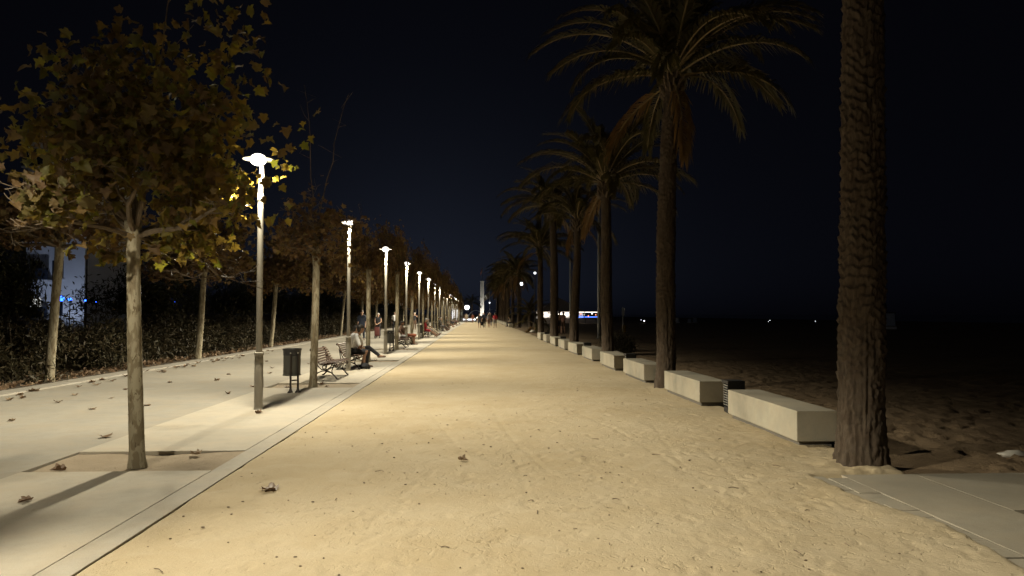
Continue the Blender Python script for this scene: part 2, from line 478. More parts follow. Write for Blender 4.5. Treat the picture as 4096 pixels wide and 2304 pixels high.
# promenade sand, with scuffs and footprints
xs = np.concatenate([np.arange(-2.4645, 4.45, 0.03)])
ys = [1.5]
while ys[-1] < 330:
    ys.append(ys[-1] + (0.03 if ys[-1] < 11.5 else 0.03 * (ys[-1] / 11.5) ** 1.9))
ys = np.array(ys)
X, Y = np.meshgrid(xs, ys)
near = np.clip((30 - Y) / 16, 0, 1)
Z = 0.010 * fbm(X * 0.5, Y * 0.5, 0 * X, 3) + near * 0.0045 * fbm(X * 3.0, Y * 3.0, 0 * X + 3, 3)
rough_mask = np.clip(0.35 + 0.9 * fbm(X * 0.7 + 5, Y * 0.7, 0 * X + 8, 3) + 0.12 * X, 0.12, 1.3)
Z += near * 0.004 * rough_mask * np.abs(fbm(X * 7, Y * 7, 0 * X + 1, 3))
S = np.zeros_like(Z)
for k in range(1500):
    cy = 3.2 + 17 * random.random() ** 1.3; cx = random.uniform(-2.2, 4.3)
    if random.random() > 0.35 + 0.12 * (cx + 2): continue
    stamp(S, xs, ys, cx, cy, R(90) + random.gauss(0, 0.5), random.uniform(0.16, 0.29), random.uniform(0.07, 0.11), random.uniform(0.002, 0.006))
for k in range(9):   # shallow wheel and drag tracks
    x0 = random.uniform(-1.5, 3.6); sl = random.uniform(-0.25, 0.18); y0 = random.uniform(3, 9); ln = random.uniform(1, 6)
    d = np.abs(X - (x0 + sl * (Y - y0) + 0.05 * np.sin(Y * 0.9 + k)))
    S -= 0.005 * np.exp(-(d / 0.022) ** 2) * ((Y > y0) & (Y < y0 + ln))
Z += S
Z -= 0.10 * np.clip((X - 4.25) / 0.15, 0, 1)
slabm = np.clip((X - 3.34 + 0.13 * fbm(X * 1.5, Y * 1.5, 0 * X, 3)) / 0.10, 0, 1) * np.clip((7.40 - Y) / 0.08, 0, 1)
Z = (Z + 0.012 * np.clip((X - 2.9) / 0.3, 0, 1) * np.clip((7.6 - Y) / 0.3, 0, 1)) * (1 - slabm) - 0.05 * slabm
Z[:, 0] -= 0.004
for px_, py_ in ((4.05, 7.8), (4.03, 15.95)):
    dd = np.hypot(X - px_, Y - py_); Z += (0.05 + 0.03 * fbm(X * 9, Y * 9, 0 * X + 2, 2)) * np.exp(-(dd / 0.42) ** 2)
o = grid_mesh('promenade', xs, ys, Z, M['sand'])
tag(o, 'wide compacted sand promenade lit by the lamp row', kind='structure')

# beach, rougher and lower
bx = [4.36]
while bx[-1] < 95: bx.append(bx[-1] + (0.07 if bx[-1] < 9 else 0.07 * (bx[-1] / 9) ** 2.2))
by = [1.0]
while by[-1] < 330: by.append(by[-1] + (0.07 if by[-1] < 18 else 0.07 * (by[-1] / 18) ** 2.2))
bx, by = np.array(bx), np.array(by)
X, Y = np.meshgrid(bx, by)
ed = np.clip((X - 4.4) / 1.2, 0, 1)
Z = -0.03 + 0.035 * fbm(X * 0.35, Y * 0.35, 0 * X, 3) * ed + 0.028 * np.abs(fbm(X * 2.3, Y * 2.3, 0 * X + 4, 3)) * ed
S = np.zeros_like(Z)
for k in range(1700):
    stamp(S, bx, by, 4.6 + 9 * random.random() ** 1.2, random.uniform(6, 26), random.uniform(0, 6.3), random.uniform(0.22, 0.36), random.uniform(0.12, 0.2), random.uniform(0.015, 0.035))
Z += S * ed
slabm = np.clip((9.3 - X) / 0.1, 0, 1) * np.clip((7.40 - Y) / 0.08, 0, 1)
Z = Z * (1 - slabm) - 0.07 * slabm
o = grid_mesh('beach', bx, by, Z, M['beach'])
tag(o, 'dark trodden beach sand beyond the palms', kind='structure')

def slab(name, x0, x1, y0, y1, top, thick, mat, parent=None, label=None, bevel=0.006):
    o = MB().box(((x0 + x1) / 2, (y0 + y1) / 2, top - thick / 2), (x1 - x0, y1 - y0, thick)).build(name, mat, parent, smooth=False, bevel=bevel)
    if parent is None: tag(o, label, kind='structure')
    return o

# pale paving strip broken by the tree pits, with its narrow border
slab('border_strip', -2.70, -2.470, -3, 330, 0.008, 0.15, M['border'], None, 'narrow concrete border along the sand edge')
strip = empty('paving_strip'); tag(strip, 'pale concrete strip carrying lamps, benches and trees', kind='structure')
edges = [-3.0]
for ty in TREE_Y: edges += [ty - 0.36, ty + 0.76]
edges.append(330)
for k in range(0, len(edges), 2):
    slab('concrete_panel', -4.598, -2.704, edges[k], edges[k + 1], 0.010, 0.15, M['concrete'], strip)
pits = empty('tree_pits'); tag(pits, 'sandy square tree pits cut into the pale strip', kind='structure')
for ty in TREE_Y:
    gx = np.linspace(-4.60, -2.70, 34); gy = np.linspace(ty - 0.37, ty + 0.77, 22)
    XX, YY = np.meshgrid(gx, gy)
    zz = -0.028 + 0.014 * fbm(XX * 3, YY * 3, 0 * XX, 3) + 0.022 * np.clip((XX + 3.6) / 0.9, 0, 1)
    p = grid_mesh('pit_soil', gx, gy, zz, M['pit']); p.parent = pits
gp = empty('grey_path'); tag(gp, 'smooth grey footpath behind the benches', kind='structure')
for k in range(39):
    slab('concrete_panel', -9.20, -4.604, -3 + 8.66 * k, -3 + 8.66 * k + 8.654, 0.006, 0.15, M['path'], gp, None, 0.003)
kerb = empty('kerb'); tag(kerb, 'pale flush kerb between grey path and planting bed', kind='structure')
for k in range(60):
    slab('kerb_stone', -9.72, -9.204, 6 + 2.0 * k, 6 + 2.0 * k + 1.992, 0.035 + 0.006 * random.random(), 0.15, M['kerb'], kerb)
gx = np.concatenate([np.linspace(-9.725, -13, 40), np.linspace(-13.5, -60, 25)])[::-1]; gy = np.concatenate([np.linspace(2, 40, 120), np.linspace(42, 330, 60)])
XX, YY = np.meshgrid(gx, gy)
o = grid_mesh('planting_bed', gx, gy, 0.03 + 0.05 * fbm(XX * 0.6, YY * 0.6, 0 * XX, 3) * np.clip((-9.9 - XX) / 1.0, 0, 1), M['soil'])
tag(o, 'dark planting bed behind the kerb', kind='structure')

# beach access slab with a worn edge of small pavers
acc = empty('access_path'); tag(acc, 'dull grey concrete access slab leading to the beach', kind='structure')
slab('concrete_panel', 3.62, 4.36, 1.5, 7.36, 0.004, 0.12, M['slab'], acc, None, 0.0)
slab('concrete_panel', 4.362, 9.2, 5.967, 7.36, 0.006, 0.12, M['slab'], acc, None, 0.0)
slab('concrete_panel', 5.4, 9.2, 1.5, 5.965, 0.005, 0.12, M['slab'], acc, None, 0.0)
slab('concrete_panel', 4.365, 5.395, 1.5, 4.8, 0.004, 0.12, M['slab'], acc, None, 0.0)
pv = MB().box((0, 0, -0.04), (0.192, 0.192, 0.08)).mesh('paver', False, 0.003); pv.materials.append(M['slab'])
for j in range(29):
    for i in range(2):
        yy = 1.62 + 0.2 * j + (0.1 if i else 0)
        if yy > 7.3: continue
        link('paver', pv, None, acc, (3.315 + 0.2 * i, yy, 0.003 + random.uniform(-0.006, 0.003)), (random.gauss(0, 0.008), random.gauss(0, 0.008), random.gauss(0, 0.015)))

# ================================================================== STREET LAMPS
def lamp_light(parent, z, power, color, radius=0.07, downward=True, off=0.0):
    ld = bpy.data.lights.new('lamp_light', 'POINT')
    ld.energy = power; ld.color = color; ld.shadow_soft_size = radius
    if downward:      # luminaire distribution: wide downward throw, little above the rim
        ld.use_nodes = True; nt = ld.node_tree
        em = next(n for n in nt.nodes if n.type == 'EMISSION')
        tc = nt.nodes.new('ShaderNodeTexCoord'); sx = nt.nodes.new('ShaderNodeSeparateXYZ'); nt.links.new(tc.outputs['Normal'], sx.inputs[0])
        mr = nt.nodes.new('ShaderNodeMapRange'); mr.inputs['From Min'].default_value = -1; mr.inputs['From Max'].default_value = 1
        nt.links.new(sx.outputs[2], mr.inputs['Value'])
        rp = nt.nodes.new('ShaderNodeValToRGB'); cr = rp.color_ramp
        stops = [(0.0, 0.29), (0.08, 0.40), (0.17, 0.63), (0.255, 0.92), (0.30, 0.78), (0.335, 0.25), (0.362, 0.06), (0.41, 0.032), (1.0, 0.026)]
        while len(cr.elements) < len(stops): cr.elements.new(0.5)
        for e, (p, v) in zip(cr.elements, stops): e.position = p; e.color = (v, v, v, 1)
        nt.links.new(mr.outputs[0], rp.inputs[0])
        ab = nt.nodes.new('ShaderNodeMath'); ab.operation = 'ABSOLUTE'; nt.links.new(sx.outputs[1], ab.inputs[0])
        ml = nt.nodes.new('ShaderNodeMapRange'); ml.interpolation_type = 'SMOOTHSTEP'      # throws across the walk more than along it
        ml.inputs['From Min'].default_value = 0.26; ml.inputs['From Max'].default_value = 0.85
        ml.inputs['To Min'].default_value = 1.0; ml.inputs['To Max'].default_value = 0.54
        nt.links.new(ab.outputs[0], ml.inputs['Value'])
        mu = nt.nodes.new('ShaderNodeMath'); mu.operation = 'MULTIPLY'
        nt.links.new(rp.outputs[0], mu.inputs[0]); nt.links.new(ml.outputs[0], mu.inputs[1]); nt.links.new(mu.outputs[0], em.inputs['Strength'])
    lo = bpy.data.objects.new('lamp_light', ld); lo.location = (0, off, z); lo.parent = parent
    col.objects.link(lo)
    return lo

def make_lamp():
    r = empty('street_lamp')
    MB().lathe([(0.082, 0.0), (0.072, 0.02), (0.070, 0.05), (0.070, 0.90), (0.066, 0.915)], 20).build('base_sleeve', M['pole'], r)
    MB().lathe([(0.066, 0.905), (0.079, 0.91), (0.079, 0.945), (0.055, 0.955)], 20).build('collar', M['pole'], r)
    MB().lathe([(0.052, 0.93), (0.050, 3.30), (0.049, 3.62), (0.040, 3.66), (0.0, 3.67)], 20).build('pole', M['pole'], r)
    MB().lathe([(0.055, 3.50), (0.057, 3.51), (0.057, 3.56), (0.052, 3.565)], 20).build('pole_ring', M['pole'], r)
    MB().tube([(0.0, 0, 3.58), (0.006, -0.01, 3.72), (0.018, -0.03, 3.85), (0.035, -0.06, 3.98), (0.05, -0.10, 4.08), (0.055, -0.14, 4.12)],
              [0.046, 0.046, 0.044, 0.040, 0.030, 0.02], 12).build('neck', M['pole'], r)
    MB().lathe([(0.12, 4.162), (0.245, 4.169), (0.250, 4.172), (0.245, 4.175), (0.12, 4.178)], 32, (0, -0.16, 0)).build('reflector_disc', M['pole'], r)
    b = MB().ball((0, -0.16, 4.168), (0.135, 0.135, 0.102), 20, 12).build('lens', M['bulb'], r)
    b.visible_shadow = True
    MB().box((0.071, -0.0, 0.45), (0.004, 0.05, 0.18)).build('inspection_door', M['pole'], r, smooth=False)
    return r
lamp0 = make_lamp()
for k, ly in enumerate(LAMP_Y):
    o = lamp0 if k == 0 else copy_tree(lamp0)
    o.location = (-3.65 + random.uniform(-0.015, 0.015), ly, 0.010)
    o.rotation_euler = (0, 0, random.uniform(-0.2, 0.2))
    what = 'slim grey lamp with glowing disc head, '
    if k == 0: what += 'nearest, before the first tree pit'
    elif k == 1: what += 'tallest in view, beyond the first tree'
    else: what += '%s in view along the bench row' % ORD[k - 1]
    tag(o, what, 'street lamp', 'street lamps along the bench row')
for o in [x for x in col.objects if x.name.split('.')[0] == 'street_lamp']:
    lamp_light(o, 4.01, LAMP_POWER, LAMP_COLOR, off=-0.16)

# ================================================================== PLANE TREES
def leaf_template():
    # five-lobed plane leaf, stalk at origin, tip along +Y, folded a little along the midrib
    out = [(0, 0), (0.20, -0.06), (0.47, 0.05), (0.40, 0.17), (0.36, 0.25), (0.53, 0.36), (0.60, 0.56), (0.44, 0.57), (0.31, 0.60), (0.20, 0.80), (0.0, 0.97)]
    pts = [(x, y) for x, y in out] + [(-x, y) for x, y in out[-2:0:-1]]
    v = [(x, y, 0.42 * abs(x) - 0.38 * y * y + 0.10 * math.sin(7 * x + 5 * y)) for x, y in pts] + [(0, 0.32, -0.03)]
    c = len(pts)
    f = [(c, i, (i + 1) % c) for i in range(c)]
    v = np.array(v, float); v[:, :2] *= 1.0
    return v, np.array(f)
LV, LF = leaf_template()

def rot_mats(n, droop=0.6, spread=0.8):
    a = rng.uniform(0, 2 * np.pi, n); b = rng.normal(-droop, spread, n); c = rng.normal(0, 0.7, n)
    ca, sa, cb, sb, cc, sc = np.cos(a), np.sin(a), np.cos(b), np.sin(b), np.cos(c), np.sin(c)
    o, z = np.ones(n), np.zeros(n)
    Rz = np.stack([ca, -sa, z, sa, ca, z, z, z, o], -1).reshape(n, 3, 3)
    Rx = np.stack([o, z, z, z, cb, -sb, z, sb, cb], -1).reshape(n, 3, 3)
    Ry = np.stack([cc, z, sc, z, o, z, -sc, z, cc], -1).reshape(n, 3, 3)
    return Rz @ Rx @ Ry

def leaves_mesh(name, P, size, tone=None, droop=0.6, spread=0.8):
    n = len(P)
    Rm = rot_mats(n, droop, spread)
    s = rng.uniform(0.65, 1.15, n) * size
    v = np.einsum('nij,kj->nki', Rm, LV) * s[:, None, None] + P[:, None, :]
    f = LF[None] + (np.arange(n) * len(LV))[:, None, None]
    t = rng.random(n) if tone is None else tone
    return mesh_np(name, v.reshape(-1, 3), f.reshape(-1, 3), False, np.repeat(t, len(LF)))

def grow(seed, n_limb, reach, rise, twigs, shoots=()):
    """limbs of a pollarded plane tree; origin at the top of the trunk. Returns (MB, tip points)"""
    rs = random.Random(seed); mb = MB(); tips = []
    def branch(p, d, L, r, lvl):
        pts, rad = [Vector(p)], [r]
        seg = 5 if lvl < 2 else 4
        dd = Vector(d).normalized()
        for i in range(seg):
            dd = (dd + Vector((rs.gauss(0, .22), rs.gauss(0, .22), rs.gauss(0.03, .16)))).normalized()
            pts.append(pts[-1] + dd * L / seg); rad.append(max(0.0035, r * (1 - 0.62 * (i + 1) / seg)))
        mb.tube(pts, rad, 6 if lvl == 0 else (4 if lvl == 1 else 3), caps=lvl == 0)
        if lvl >= 1: tips.extend([tuple(q) for q in pts[2:]])
        else: tips.append(tuple(pts[-1]))
        if lvl < 3:
            nb = twigs[lvl]
            for k in range(nb):
                i = rs.randint(1, seg) if lvl else rs.randint(2, seg)
                q = pts[i]
                az = rs.uniform(0, 6.283)
                side = Vector((math.cos(az), math.sin(az), rs.uniform(-0.35, 0.75)))
                branch(q, dd * 0.7 + side, L * rs.uniform(0.38, 0.62), rad[i] * 0.62, lvl + 1)
    for k in range(n_limb):
        az = 2 * math.pi * (k + rs.uniform(-.3, .3)) / n_limb
        up = rs.uniform(*rise)
        branch((0, 0, rs.uniform(-0.1, 0.08)), (math.cos(az), math.sin(az), up), reach * rs.uniform(0.8, 1.15), 0.034, 0)
    branch((0, 0, 0), (0.05, 0, 1), reach * 1.15, 0.042, 0)
    for (az, h, lean) in shoots:
        p = Vector((0.1 * math.cos(az), 0.1 * math.sin(az), 0.9)); pts = [p]
        for i in range(7):
            p = p + Vector((math.cos(az) * lean + rs.gauss(0, .03), math.sin(az) * lean + rs.gauss(0, .03), h / 7)); pts.append(p)
        mb.tube(pts, [0.014 - 0.0014 * i for i in range(8)], 5)
        for i in (3, 5, 6):
            mb.tube([pts[i], pts[i] + Vector((rs.uniform(-.25, .25), rs.uniform(-.25, .25), .1)), pts[i] + Vector((rs.uniform(-.5, .5), rs.uniform(-.5, .5), .3))], [0.006, 0.004, 0.002], 3)
    return mb, np.array(tips)

def trunk_mesh(name, h, r0, lean=(0, 0), seed=0):
    rs = random.Random(seed)
    n, m = 20, 26
    v = []
    for i in range(m + 1):
        t = i / m; z = h * t
        r = r0 * (1.0 - 0.10 * t + 0.30 * math.exp(-z / 0.06) + 0.28 * max(0, t - 0.86) / 0.14)
        cx = lean[0] * t + 0.018 * math.sin(3.1 * t + seed); cy = lean[1] * t + 0.018 * math.sin(2.3 * t + 2 * seed)
        for k in range(n):
            a = 2 * math.pi * k / n
            rr = r * (1 + 0.05 * math.sin(2 * a + 2.0 * t + seed) + 0.03 * math.sin(5 * a + 6 * t + seed) + 0.03 * rs.gauss(0, .4))
            v.append((cx + rr * math.cos(a), cy + rr * math.sin(a), z))
    f = [(i * n + k, i * n + (k + 1) % n, (i + 1) * n + (k + 1) % n, (i + 1) * n + k) for i in range(m) for k in range(n)]
    f.append(tuple(range(m * n, m * n + n)))
    me = bpy.data.meshes.new(name); me.from_pydata(v, [], f)
    me.polygons.foreach_set("use_smooth", [True] * len(f)); return me

def crown_points(tips, n, rx, rz, cz, jit=0.16):
    P = tips[rng.integers(0, len(tips), n * 3)] + rng.normal(0, jit, (n * 3, 3))
    q = (P[:, 0] / rx) ** 2 + (P[:, 1] / rx) ** 2 + ((P[:, 2] - cz) / rz) ** 2
    return P[q < 1.25][:n]

# -- the first tree, near and leafy: 300 of its leaves are pieces of their own
t1 = empty('plane_tree', (-3.61, 8.2, -0.02))
tag(t1, 'leafy plane tree with green-brown leaves, largest, in the first sandy pit', 'tree', 'plane trees along the bench row')
link('trunk', trunk_mesh('trunk', 2.62, 0.077, (-0.06, 0.0), 2), M['bark'], t1)
mb, tips = grow(41, 9, 1.15, (0.1, 0.9), (6, 4, 3), ((0.6, 2.3, 0.055),))
mb.build('limbs', M['twig'], t1, (-0.06, 0, 2.52))
lobe = np.array([[-0.95, 0.0, 0.6], [-0.5, 0.5, 0.4], [-0.4, -0.5, 0.8], [0.2, 0.6, 0.9], [0.1, -0.4, 1.1], [0.5, 0.0, 0.7], [0.75, 0.3, 1.2], [-0.1, 0.2, 1.4], [1.0, 0.2, 0.55],
                 [0.55, 0.1, 1.85], [-1.2, 0.2, 1.1], [0.9, -0.2, 1.0], [-0.6, 0.1, 0.15], [0.4, 0.3, 0.2], [0.95, 0.2, 2.0], [1.0, 0.1, 2.25], [0.75, 0.1, 2.1], [-1.35, 0.3, 1.6], [-1.5, 0.4, 0.7], [-0.2, 0.0, 1.9]])
P = np.concatenate([tips, tips, lobe[rng.integers(0, len(lobe), 1900)] + rng.normal(0, 0.30, (1900, 3))])
P = P[rng.permutation(len(P))] + rng.normal(0, 0.10, (len(P), 3))
ok = (np.abs(P[:, 0]) < 1.75) & (P[:, 2] < 2.45) & (P[:, 2] > -0.30) & ((P[:, 0] / 1.75) ** 2 + (P[:, 1] / 1.6) ** 2 + ((P[:, 2] - 0.85) / 1.35) ** 2 < 1.12) | ((np.abs(P[:, 0] - 0.9) < 0.5) & (P[:, 2] > 1.6) & (P[:, 2] < 2.5) & (np.abs(P[:, 1]) < 0.6))
P = P[ok][:3300]
P = np.concatenate([P, [[1.55, 1.0, 1.45], [1.62, 1.1, 1.3], [1.7, 0.9, 1.5], [1.5, 1.1, 1.2], [1.45, 0.8, 1.1], [1.75, 1.0, 1.62]]])
limb2 = np.array([[0.25, 0.6, 0.7], [0.30, 1.5, 0.85], [0.15, 2.5, 0.98], [-0.05, 3.2, 1.10], [-0.12, 3.7, 1.2]])
tq = rng.random(210) ** 0.8 * 3.98; ti = tq.astype(int); tf = (tq - ti)[:, None]
P = np.concatenate([P, limb2[ti] * (1 - tf) + limb2[ti + 1] * tf + rng.normal(0, 0.22, (210, 3)) - [0.05, 0, 0], np.array([0.50, 3.8, 1.55]) + rng.normal(0, [0.17, 0.3, 0.14], (22, 3))])
MB().tube([tuple(q) for q in limb2], [0.024, 0.02, 0.015, 0.010, 0.005], 6).build('long_limb', M['twig'], t1, (-0.06, 0, 2.52))
for c0, nn, sd in (((-0.24, 0.05, -0.24), 18, (0.13, 0.10, 0.07)), ((0.15, 0.08, -0.20), 7, (0.06, 0.06, 0.05)), ((0.55, 0.5, -0.05), 12, (0.12, 0.15, 0.08))):
    P = np.concatenate([P, np.array(c0) + rng.normal(0, sd, (nn, 3))])
MB().tube([(0.0, 0.02, -0.1), (-0.16, 0.05, -0.16), (-0.38, 0.06, -0.25)], [0.008, 0.005, 0.003], 4).build('low_twig', M['twig'], t1, (-0.06, 0, 2.52))
MB().tube([(0.0, 0.02, -0.1), (0.14, 0.07, -0.16), (0.36, 0.10, -0.30)], [0.008, 0.005, 0.003], 4).build('low_twig', M['twig'], t1, (-0.06, 0, 2.52))
P = P[~((P[:, 0] < -0.62) & (P[:, 2] < 0.62))]
wy = P[:, 1] + 8.2; kx = np.abs(P[:, 0] - 3.67 + 3.65 * wy / 12.62); kz = np.abs(P[:, 2] + 2.5 - 1.6 - 2.56 * wy / 12.62)
P = P[~((kx < 0.24) & (kz < 0.16))]              # the lamp head hangs clear of the leaves
nearest = np.argsort(P[:, 1] + rng.normal(0, 0.15, len(P)))[:300]
rest = np.setdiff1d(np.arange(len(P)), nearest)
tag(link('foliage', leaves_mesh('foliage', P[rest], 0.115), M['leaf_near'], t1, (-0.06, 0, 2.52)), kind='stuff')
lm = []
for k in range(8):
    me = leaves_mesh('leaf', np.zeros((1, 3)), 0.125, np.array([k / 8.0]), 0.0, 0.05)
    me.materials.append(M['leaf_near']); lm.append(me)
for k, i in enumerate(nearest):
    s = random.uniform(0.7, 1.2)
    link('leaf', lm[k % 8], None, t1, (P[i][0] - 0.06, P[i][1], P[i][2] + 2.52), (random.gauss(-0.6, 0.8), random.gauss(0, 0.7), random.uniform(0, 6.28)), (s, s, s))

# -- prototypes for the other trees
protos = []
for k, (sd, nl, nleaf) in enumerate(((5, 8, 900), (17, 9, 2200), (29, 7, 2600))):
    mb, tips = grow(sd, nl, 0.88, (-0.05, 0.9), (6, 4, 3), ((3.14, 3.1, 0.035), (0.0, 2.9, 0.085)) if k == 0 else (((2.5, 1.2, 0.05),) if k == 1 else ()))
    lme = mb.mesh('limbs'); lme.materials.append(M['twig'])
    P = crown_points(tips, nleaf, 1.3, 1.5, 0.8, 0.13)
    fme = leaves_mesh('foliage', P, 0.105); fme.materials.append(M['leaf_far'])
    tmes = []
    for q in range(2):
        tm = trunk_mesh('trunk', 2.45, 0.10, (random.uniform(-.12, .12), random.uniform(-.1, .1)), 3 * k + q); tm.materials.append(M['bark']); tmes.append(tm)
    protos.append((tmes, lme, fme))
def plane_tree(loc, pk, s, sz, rz, label, group, trunk_s=1.0, trunk_rot=0.0, tz=1.0, off=0.0):
    t = empty('plane_tree', loc, rz)
    tag(t, label, 'tree', group)
    cr = (0, 0, 0.0 if pk == 0 else random.uniform(0, 6.28))
    tm, lme, fme = protos[pk]
    link('trunk', tm[int(abs(loc[1]) * 7) % 2], None, t, scale=(trunk_s, trunk_s, tz), rot=(0, 0, trunk_rot))
    link('limbs', lme, None, t, (off, 0, 2.36 * tz), cr, (s, s, sz))
    tag(link('foliage', fme, None, t, (off, 0, 2.36 * tz), cr, (s, s, sz)), kind='stuff')
    return t
heights = [0, 0.92, 1.2, 1.55, 1.7, 1.85, 2.0, 2.15]
for k, ty in enumerate(TREE_Y[1:], 1):
    sz = heights[min(k, 7)] * random.uniform(0.95, 1.08)
    lab = 'autumn-brown plane tree, %s along the bench row' % ORD[k]
    if k == 1: lab = 'thinning plane tree with two tall bare shoots, behind the first litter bin'
    plane_tree((-3.68 + random.uniform(-0.05, 0.08), ty + random.uniform(-0.08, 0.08), -0.02), 0 if k == 1 else random.choice((1, 2, 1, 2)), 0.98 if k < 2 else 0.88, sz,
               0.0 if k == 1 else random.uniform(-0.5, 0.5), lab, 'plane trees along the bench row', 0.80, 0.0, 1.28 if k < 3 else 1.45, 0.0 if k < 2 else -0.52)
BY = [18.07, 27.08, 36.94] + [45.8 + 9.2 * k for k in range(12)]
for k, ty in enumerate(BY):
    lab = 'leaning plane tree in the planting bed, %s along the kerb' % ORD[k]
    t = plane_tree((-9.96 + random.uniform(-0.1, 0.1), ty, 0.0), (1, 2, 2, 1)[k % 4], 1.6 + 0.03 * k, 1.35 + 0.09 * min(k, 8), random.uniform(0, 6.28), lab, 'plane trees along the kerb', 1.05, 0.0, 1.38)
    t.rotation_euler = (random.uniform(-.02, .02), R(random.uniform(2.0, 5.0)), 0)

# ================================================================== PALMS
def palm_trunk(name, h, r0, r1, bend, n, dz, seed, shaggy):
    m = int(h / dz)
    t = np.linspace(0, 1, m + 1)[:, None]; a = np.linspace(0, 2 * np.pi, n, endpoint=False)[None, :]
    z = t * h
    base = r0 * (1 - t) ** 0.8 + r1 * (1 - (1 - t) ** 0.8) + 0.22 * r0 * np.exp(-z / 0.22) + 0.09 * r1 * np.exp(-((t - 0.97) / 0.04) ** 2)
    ca, sa = np.cos(a), np.sin(a)
    sp = 0.105                                        # leaf-scar spacing
    ph = z / sp + a / (2 * np.pi) * 3 + 0.8 * vnoise(ca * 2 + seed, sa * 2, z * 1.2) + 0.45 * vnoise(ca * 6, sa * 6 + seed, z * 5)
    saw = (ph - np.floor(ph)); row = np.floor(ph)
    scale_ = (saw ** 1.6) * (0.7 + 0.5 * np.abs(np.sin(a * 6 + row * 2.4))) * (0.75 + 0.5 * vnoise(ca * 3, sa * 3 + seed, row * 1.7))
    up = np.clip((z - shaggy) / 0.5, 0, 1)
    fib = 1 - np.abs(fbm(ca * 5 + seed, sa * 5, z * 1.1 + fbm(ca * 2, sa * 2, z * 2, 2), 4))
    lump = fbm(ca * 1.3 + seed, sa * 1.3, z * 1.6, 3)
    r = base * (1 + 0.06 * lump) + 0.034 * (r0 / 0.24) * (fib - 0.6) * (1 - 0.65 * up) + 0.030 * scale_ * (0.45 + 0.55 * up) + 0.010 * fbm(ca * 9, sa * 9, z * 9, 2)
    bx_ = bend[0] * t ** 1.3 + 0.05 * np.sin(t * 6 + seed) * t; by_ = bend[1] * t ** 1.3
    V = np.stack([r * ca + bx_, r * sa + by_, z + 0 * a], -1).reshape(-1, 3)
    i = np.arange((m + 1) * n).reshape(m + 1, n); j = np.roll(i, -1, axis=1)
    f = np.stack([i[:-1], j[:-1], j[1:], i[1:]], -1).reshape(-1, 4)
    top = (bend[0] + 0.05 * math.sin(6 + seed), bend[1], h)
    me = mesh_np(name, V, f, True); me.materials.append(M['palmbark'])
    return me, top

def frond_mesh(name, L, e0, curve, nl, leaf, seed, mat, hang=0.25):
    """arching feather frond from the origin along +X, rising at e0 and bending down by `curve`"""
    rs = np.random.default_rng(seed)
    m = 18; pts = [np.zeros(3)]; tang = []
    for i in range(m):
        e = e0 - curve * ((i + 0.5) / m) ** 1.4
        d = np.array([math.cos(e), 0.03 * math.sin(seed + i * .3), math.sin(e)]); tang.append(d); pts.append(pts[-1] + d * L / m)
    pts = np.array(pts); tang.append(tang[-1]); tang = np.array(tang)
    mb = MB(); mb.tube([tuple(p) for p in pts], [0.024 * (1 - 0.9 * i / m) + 0.003 for i in range(m + 1)], 5)
    vs_, fs, b = [], [], 0
    for k in range(nl):
        s = 0.12 + 0.88 * (k + 0.5) / nl
        x = s * m; i = min(int(x), m - 1); fr = x - i
        p = pts[i] * (1 - fr) + pts[i + 1] * fr; T = tang[i]
        N = np.array([-T[2], 0, T[0]])
        ll = leaf * (0.45 + 0.75 * math.sin(math.pi * min(1, 0.12 + s * 0.86)) ** 0.8)
        for sd in (-1, 1):
            sw = 0.75 + 0.55 * s + rs.normal(0, 0.10)
            d = np.array([0, sd, 0]) * math.cos(sw) + T * math.sin(sw) + N * (0.30 + rs.normal(0, 0.12))
            d /= np.linalg.norm(d)
            l2 = ll * rs.uniform(0.82, 1.1)
            mid = p + d * l2 * 0.5; tip = p + d * l2 + np.array([0, 0, -hang * l2 * rs.uniform(0.5, 1.4)])
            wv = np.cross(d, N); wv = wv / (np.linalg.norm(wv) + 1e-6) * 0.023
            vs_ += [p - wv * .4, p + wv * .4, mid + wv, mid - wv, tip]
            fs += [(b, b + 1, b + 2, b + 3), (b + 3, b + 2, b + 4)]
            b += 5
    mb.add(vs_, fs, 1)
    me = mb.mesh(name, False)
    me.materials.append(M['rachis']); me.materials.append(mat)
    at = me.attributes.new("tone", 'FLOAT', 'FACE')
    at.data.foreach_set("value", [rs.random() * 0.7 for _ in me.polygons])
    return me
FR = {'up': [frond_mesh('frond', 2.5, R(78), R(60), 62, 0.42, 1, M['frond']), frond_mesh('frond', 2.7, R(68), R(75), 64, 0.44, 2, M['frond'])],
      'mid': [frond_mesh('frond', 3.15, R(52), R(84), 70, 0.46, 3, M['frond'], .4), frond_mesh('frond', 3.1, R(38), R(80), 70, 0.46, 4, M['frond'], .5)],
      'low': [frond_mesh('frond', 2.9, R(24), R(74), 64, 0.44, 5, M['frond'], .6), frond_mesh('frond', 2.6, R(6), R(66), 60, 0.42, 6, M['frond'], .7)],
      'dry': [frond_mesh('frond', 2.0, R(-35), R(55), 44, 0.34, 7, M['frond_dry'], .9), frond_mesh('frond', 1.8, R(-55), R(34), 40, 0.32, 8, M['frond_dry'], 1.0)]}
stub = MB().tube([(0, 0, 0), (0.07, 0, 0.03), (0.16, 0, 0.10)], [0.055, 0.05, 0.032], 6, flat=0.5).mesh('frond_stub'); stub.materials.append(M['twig'])

